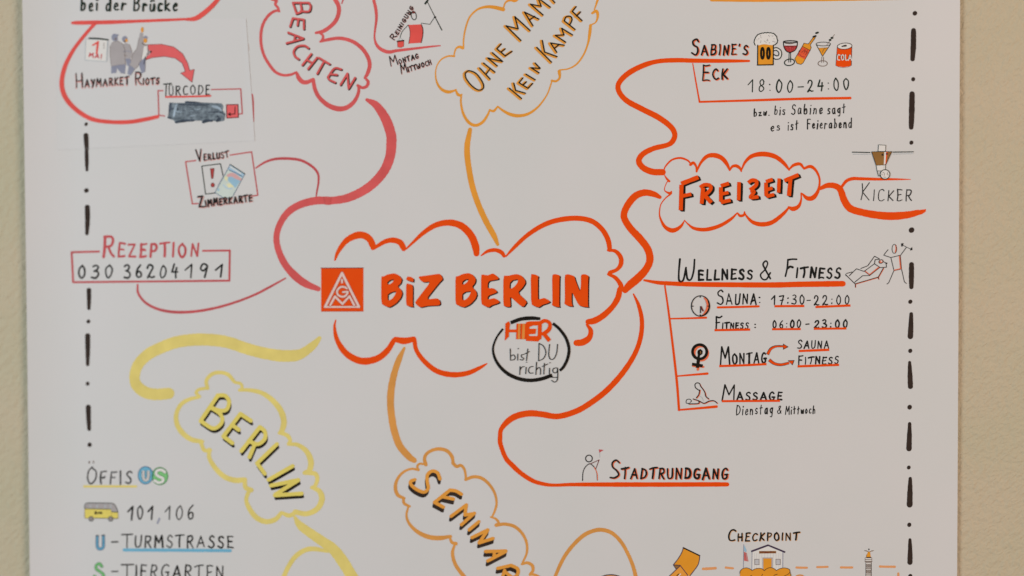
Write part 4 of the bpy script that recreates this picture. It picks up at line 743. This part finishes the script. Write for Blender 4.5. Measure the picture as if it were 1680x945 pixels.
p.st(BUS, [(190, 400), (190, 290), (250, 222), (400, 212), (1050, 218), (1180, 242), (1270, 350), (1330, 520)], 24, 'dark_green').st(BUS, [(190, 405), (1085, 430)], 22, 'dark_green').st(BUS, [(1115, 525), (1330, 530)], 26, 'dark_green').st(BUS, [(190, 420), (185, 690), (205, 738), (300, 745)], 16, 'shade').st(BUS, [(530, 735), (960, 745)], 22, 'dark_green').st(BUS, [(1180, 748), (1330, 748)], 22, 'dark_green').st(BUS, [(1335, 540), (1345, 740)], 14, 'shade').st(BUS, [(1110, 560), (1105, 640)], 8, 'brown')
q = p.sub('lettering')
for r in ([(540, 510), (545, 600)], [(540, 515), (590, 520), (560, 555), (600, 575), (545, 600)], [(620, 530), (635, 590), (670, 540)], [(690, 530), (700, 590)], [(770, 525), (725, 540), (735, 575), (780, 585), (785, 555), (755, 555)]): q.st(BUS, r, 26, 'pen')
for x in (410, 1080):
    q = p.sub('wheel'); q.dot(BUS, x, 760, 92, 'dark_green'); q.dot(BUS, x, 760, 66, 'grey'); q.st(BUS, ell(x, 760, 32, 30), 20, 'shade', n=2)
p = P('lettering'); p.txt(C5, '101', (525, 696), (775, 698), 130, w=14, mat='pen'); p.st(C5, [(850, 690), (830, 735)], 18, 'grey_blue'); p.txt(C5, '106', (905, 698), (1195, 698), 132, w=14, mat='pen')
p = P('lettering'); uu = [(215, 368), (214, 465), (226, 495), (246, 502), (268, 492), (278, 465), (277, 368)]
p.st(C6, uu, 30, 'navy', cap=False).st(C6, uu, 13, 'blue', cap=False).st(C6, [(203, 365), (228, 365)], 10, 'pen').st(C6, [(262, 363), (290, 361)], 10, 'pen').st(C6, [(362, 431), (424, 429)], 15, 'pen')
p = P('lettering'); p.st(C6, [(466, 356), (574, 352)], 15, 'pen').st(C6, [(520, 356), (518, 488)], 12, 'pen'); p.txt(C6, 'URMSTRASSE', (598, 484), (1598, 486), 118, w=14, mat='pen'); p.sub('underline').st(C6, [(490, 512), (900, 514), (1572, 519)], 32, 'blue')
p = P('lettering'); p.st(C6, [(262, 680), (236, 652), (204, 672), (206, 706), (246, 735), (278, 765), (268, 800), (225, 815), (185, 780)], 30, 'deep_green').st(C6, [(262, 680), (236, 652), (204, 672), (206, 706), (246, 735), (278, 765), (268, 800), (225, 815), (185, 780)], 14, 'green'); p.st(C6, [(362, 732), (425, 730)], 13, 'pen')
p = P('lettering'); p.st(C6, [(462, 664), (584, 660)], 15, 'pen').st(C6, [(520, 664), (518, 800)], 12, 'pen'); p.txt(C6, 'IERGARTEN', (606, 800), (1500, 800), 130, w=14, mat='pen')

# ================================================================== tan branch: SEMINAR
path([(970, 395, 16), (935, 470, 38), (905, 560, 42), (885, 660, 46), (880, 760, 46), (890, 860, 46), (907, 945, 46), (940, 1034, 46), (1000, 1105, 44), (1035, 1130, 34)], T(1, 2), 'tan', n=12)
b = P('heading_cloud', 'tan scalloped cloud outline')
for r in ([(258, 142, 22), (248, 100, 20), (265, 62, 20), (310, 36, 20), (360, 29, 22), (410, 43, 22), (445, 82, 22), (454, 122, 18)], [(452, 130, 20), (480, 155, 20), (510, 147, 18), (535, 175, 16), (545, 220, 14), (545, 250, 14)], [(545, 250, 18), (600, 230, 20), (660, 240, 20), (715, 285, 18), (755, 350, 16), (768, 420, 14), (755, 475, 14), (735, 520, 10)],
 [(725, 520, 10), (760, 532, 14), (782, 560, 16), (768, 580, 20)], [(765, 578, 22), (830, 571, 20), (900, 590, 20), (955, 642, 18), (985, 710, 16), (985, 780, 14), (955, 850, 12)], [(950, 860, 14), (990, 850, 18), (1025, 870, 20), (1030, 905, 18), (1010, 935, 18)], [(1010, 930, 14), (1060, 945, 18), (1130, 1000, 18), (1160, 1090, 18), (1120, 1190, 18), (1000, 1260, 20), (850, 1240, 22), (690, 1120, 24), (570, 990, 24), (520, 933, 24), (470, 860, 22), (450, 782, 20), (465, 720, 14)],
 [(245, 138, 14), (212, 136, 14), (196, 155, 14), (205, 178, 12)], [(205, 180, 16), (150, 173, 14), (90, 200, 16), (50, 252, 18), (38, 310, 22), (55, 360, 22), (100, 385, 18)], [(95, 390, 16), (102, 422, 18), (140, 443, 16)], [(130, 450, 12), (118, 510, 14), (140, 570, 18), (200, 628, 24), (280, 664, 28), (360, 671, 28), (435, 660, 20)], [(430, 666, 14), (445, 702, 18), (475, 712, 22)]):
    b.st(B1, [(x, y, k*1.18) for x, y, k in r], 18, 'tan')
SE = [[(360, 245), (342, 202), (305, 188), (270, 215), (268, 268), (275, 312), (245, 340), (190, 320), (150, 285), (150, 262), (178, 250)], [(432, 325), (320, 414)], [(432, 325), (475, 332), (514, 355)], [(375, 372), (456, 390)], [(320, 414), (384, 448)],
 [(550, 432), (440, 514)], [(550, 432), (540, 500)], [(540, 505), (605, 495)], [(608, 492), (514, 575)], [(640, 553), (570, 612)], [(704, 612), (590, 668)], [(704, 616), (642, 704)], [(642, 706), (742, 674)], [(688, 768), (834, 764)], [(834, 768), (704, 836)], [(752, 775), (750, 812)], [(776, 890), (872, 868)], [(872, 868), (918, 892), (920, 930), (885, 955), (835, 920)], [(826, 905), (800, 985)]]
h = b.sub('heading_letters')
for k_ in (.45, .75, 1.0):
    for r in SE: h.st(B1, [(x-6*k_, y+30*k_) for x, y in r], 19, 'brown_ink')
for r in SE: h.st(B1, r, 24, 'gold')
path([(20, 640, 30), (75, 490, 33), (150, 330, 36), (240, 208, 38), (340, 114, 40), (430, 69, 40), (520, 55, 40), (620, 85, 38), (710, 170, 36), (780, 290, 34), (830, 410, 36), (858, 520, 38), (880, 660, 38)], C2, 'tan')
p = P('oval_drawing', 'tan oval with dark outline cut by the lower edge'); p.dot(C2, 612, 590, 150, 'tan', 92); p.st(C2, ell(612, 590, 150, 93), 10, 'roof', n=2)
# note sheet with pencil, route, checkpoint, victory column
p = P('folded_sheet_drawing', 'drawn amber sheet of paper with a curled end')
p.fill(C2, [(1258, 445), (1298, 405), (1372, 505), (1300, 640), (1140, 640), (1190, 510)], 'gold'); p.fill(C2, [(1328, 232), (1487, 312), (1484, 350), (1465, 410), (1390, 512), (1368, 500), (1295, 404), (1228, 400), (1272, 345), (1308, 285)], 'doc')
p.sub('fold').fill(C2, [(1228, 400), (1295, 405), (1258, 443)], 'brown')
for r in ([(1326, 232), (1487, 310)],): p.st(C2, r, 13, 'black')
for r in ([(1328, 232), (1308, 285), (1272, 345), (1228, 400)], [(1487, 310), (1484, 350), (1465, 410), (1390, 510)], [(1228, 400), (1295, 405), (1372, 505)], [(1228, 400), (1258, 445), (1298, 407)], [(1258, 445), (1190, 510), (1130, 600)]): p.st(C2, r, 8, 'roof', len(r) > 3)
p.st(C2, [(1262, 508), (1282, 490)], 9, 'black').st(C2, [(1282, 505), (1300, 490)], 9, 'white')
for rg, a, e, ww in ((C2, (1522, 440), (1642, 433), 27), (C3, (205, 703), (318, 715), 36), (C3, (1352, 703), (1518, 706), 36), (C4, (96, 623), (244, 618), 31), (C4, (440, 627), (602, 628), 32), (C4, (1005, 614), (1220, 618), 33), (C4, (1271, 714), (1271, 860), 30)):
    P('route_dash').st(rg, [a, ((a[0]+e[0])/2, (a[1]+e[1])/2+1), e], ww, 'fringe' if False else 'tan_dash', rag=.08) if 'tan_dash' in MATS else P('route_dash').st(rg, [a, ((a[0]+e[0])/2, (a[1]+e[1])/2+1), e], ww, 'tan', rag=.08)
P('lettering').txt(C3, 'Checkpoint', (240, 272), (1380, 256), 178, 118, 22, 'black', shadow=(6, 6, 'tan_fringe'))
p = P('guard_house_drawing', 'drawn white guard hut with dark gable roof')
p.fill(C3, [(628, 450), (892, 350), (1135, 455), (1130, 745), (630, 745)], 'white')
for x in (670, 705, 745, 790, 835, 885, 930, 975, 1020, 1065, 1100): p.st(C3, [(x, 430 if 760 < x < 1020 else 470), (x, 720)], 5, 'plank')
p.st(C3, [(632, 455), (628, 735)], 10, 'grey_blue').st(C3, [(1130, 460), (1128, 715)], 13, 'grey_blue')
q = p.sub('sign'); q.fill(C3, [(745, 436), (1022, 434), (1022, 472), (745, 476)], 'brown'); q.st(C3, [(760, 455), (820, 450), (880, 460), (940, 450), (1005, 458)], 16, 'dark_red', rag=.4)
q = p.sub('door'); q.fill(C3, [(800, 540), (965, 540), (965, 742), (800, 742)], 'grey'); q.fill(C3, [(815, 556), (946, 556), (944, 742), (815, 742)], 'doc')
for x in (675, 1018): p.sub('window').fill(C3, [(x, 568), (x+70, 568), (x+70, 656), (x, 656)], 'plank').outline(C3, [(x, 568), (x+70, 568), (x+70, 656), (x, 656)], 8, 'shade')
p.sub('roof').st(C3, [(618, 442), (893, 340)], 28, 'roof', cap=False).st(C3, [(888, 340), (1168, 455)], 26, 'roof', cap=False)
p = P('flag_drawing', 'drawn flag hanging on a pole'); p.st(C3, [(496, 330), (490, 702)], 10, 'grey_blue'); p.sub('cloth').fill(C3, [(500, 340), (515, 362), (545, 430), (532, 458), (500, 432)], 'card_blue').fill(C3, [(500, 448), (545, 468), (572, 605), (530, 598), (500, 592)], 'flag_red').st(C3, [(515, 480), (530, 585)], 7, 'thin_red').st(C3, [(535, 480), (555, 590)], 7, 'grey')
p = P('bush_drawing', 'amber scalloped shape in front of the hut', 1)
bu = [(435, 770), (470, 725), (540, 708), (600, 728), (630, 752), (690, 722), (760, 716), (805, 732), (827, 755), (870, 722), (930, 705), (990, 722), (1022, 752), (1090, 718), (1170, 710), (1235, 735), (1245, 780), (1265, 830), (1270, 960), (440, 960)]
p.fill(C3, bu, 'doc')
for r in ([(435, 800), (440, 762), (480, 722), (540, 708), (600, 728), (630, 752)], [(630, 752), (690, 722), (760, 716), (805, 732), (827, 755)], [(827, 755), (870, 722), (930, 705), (990, 722), (1022, 752)], [(1022, 752), (1090, 718), (1170, 710), (1235, 735), (1246, 780)], [(1246, 780), (1210, 815), (1150, 845), (1120, 900)], [(1246, 780), (1262, 840), (1268, 920)]): p.st(C3, r, 9, 'brown_ink')
p.st(C3, [(590, 860), (620, 835), (650, 870)], 12, 'brown_ink').st(C3, [(780, 860), (800, 810)], 10, 'brown_ink').st(C3, [(985, 830), (1040, 810)], 10, 'brown_ink')
P('branch_line').st(C3, [(1350, 840, 24), (1400, 826, 24), (1455, 838, 24), (1500, 900, 24)], 24, 'tan')
p = P('column_drawing', 'drawn grey striped column with a golden angel')
p.fill(C4, [(800, 555), (880, 555), (880, 860), (800, 860)], 'white'); p.fill(C4, [(788, 492), (888, 492), (885, 545), (865, 560), (815, 560), (790, 545)], 'white')
for y, ww in ((488, 9), (512, 10), (540, 16), (556, 10), (644, 12), (735, 12)): p.st(C4, [(792 if y < 550 else 800, y), (886 if y < 550 else 880, y)], ww, 'shade')
for y0 in (575, 660, 750):
    for x in range(804, 880, 8): p.st(C4, [(x, y0), (x, y0+58)], 6, 'shade', cap=False)
p.st(C4, [(800, 560), (800, 860)], 6, 'brown_ink').st(C4, [(879, 560), (879, 860)], 9, 'brown_ink').st(C4, [(790, 495), (790, 545)], 6, 'shade').st(C4, [(887, 495), (887, 545)], 6, 'shade')
q = p.sub('angel'); q.fill(C4, [(832, 402), (860, 402), (866, 440), (872, 480), (808, 480), (818, 440)], 'doc'); q.st(C4, [(782, 384), (820, 392), (845, 402), (880, 392), (910, 384)], 9, 'brown', n=4).st(C4, [(785, 382), (818, 388)], 6, 'brown_ink').st(C4, [(880, 388), (908, 382)], 6, 'brown_ink'); q.dot(C4, 845, 366, 9, 'brown_ink', 13); q.st(C4, [(812, 440), (808, 478)], 6, 'brown').st(C4, [(815, 482), (870, 480)], 12, 'black')

for pt in PARTS: pt.build()
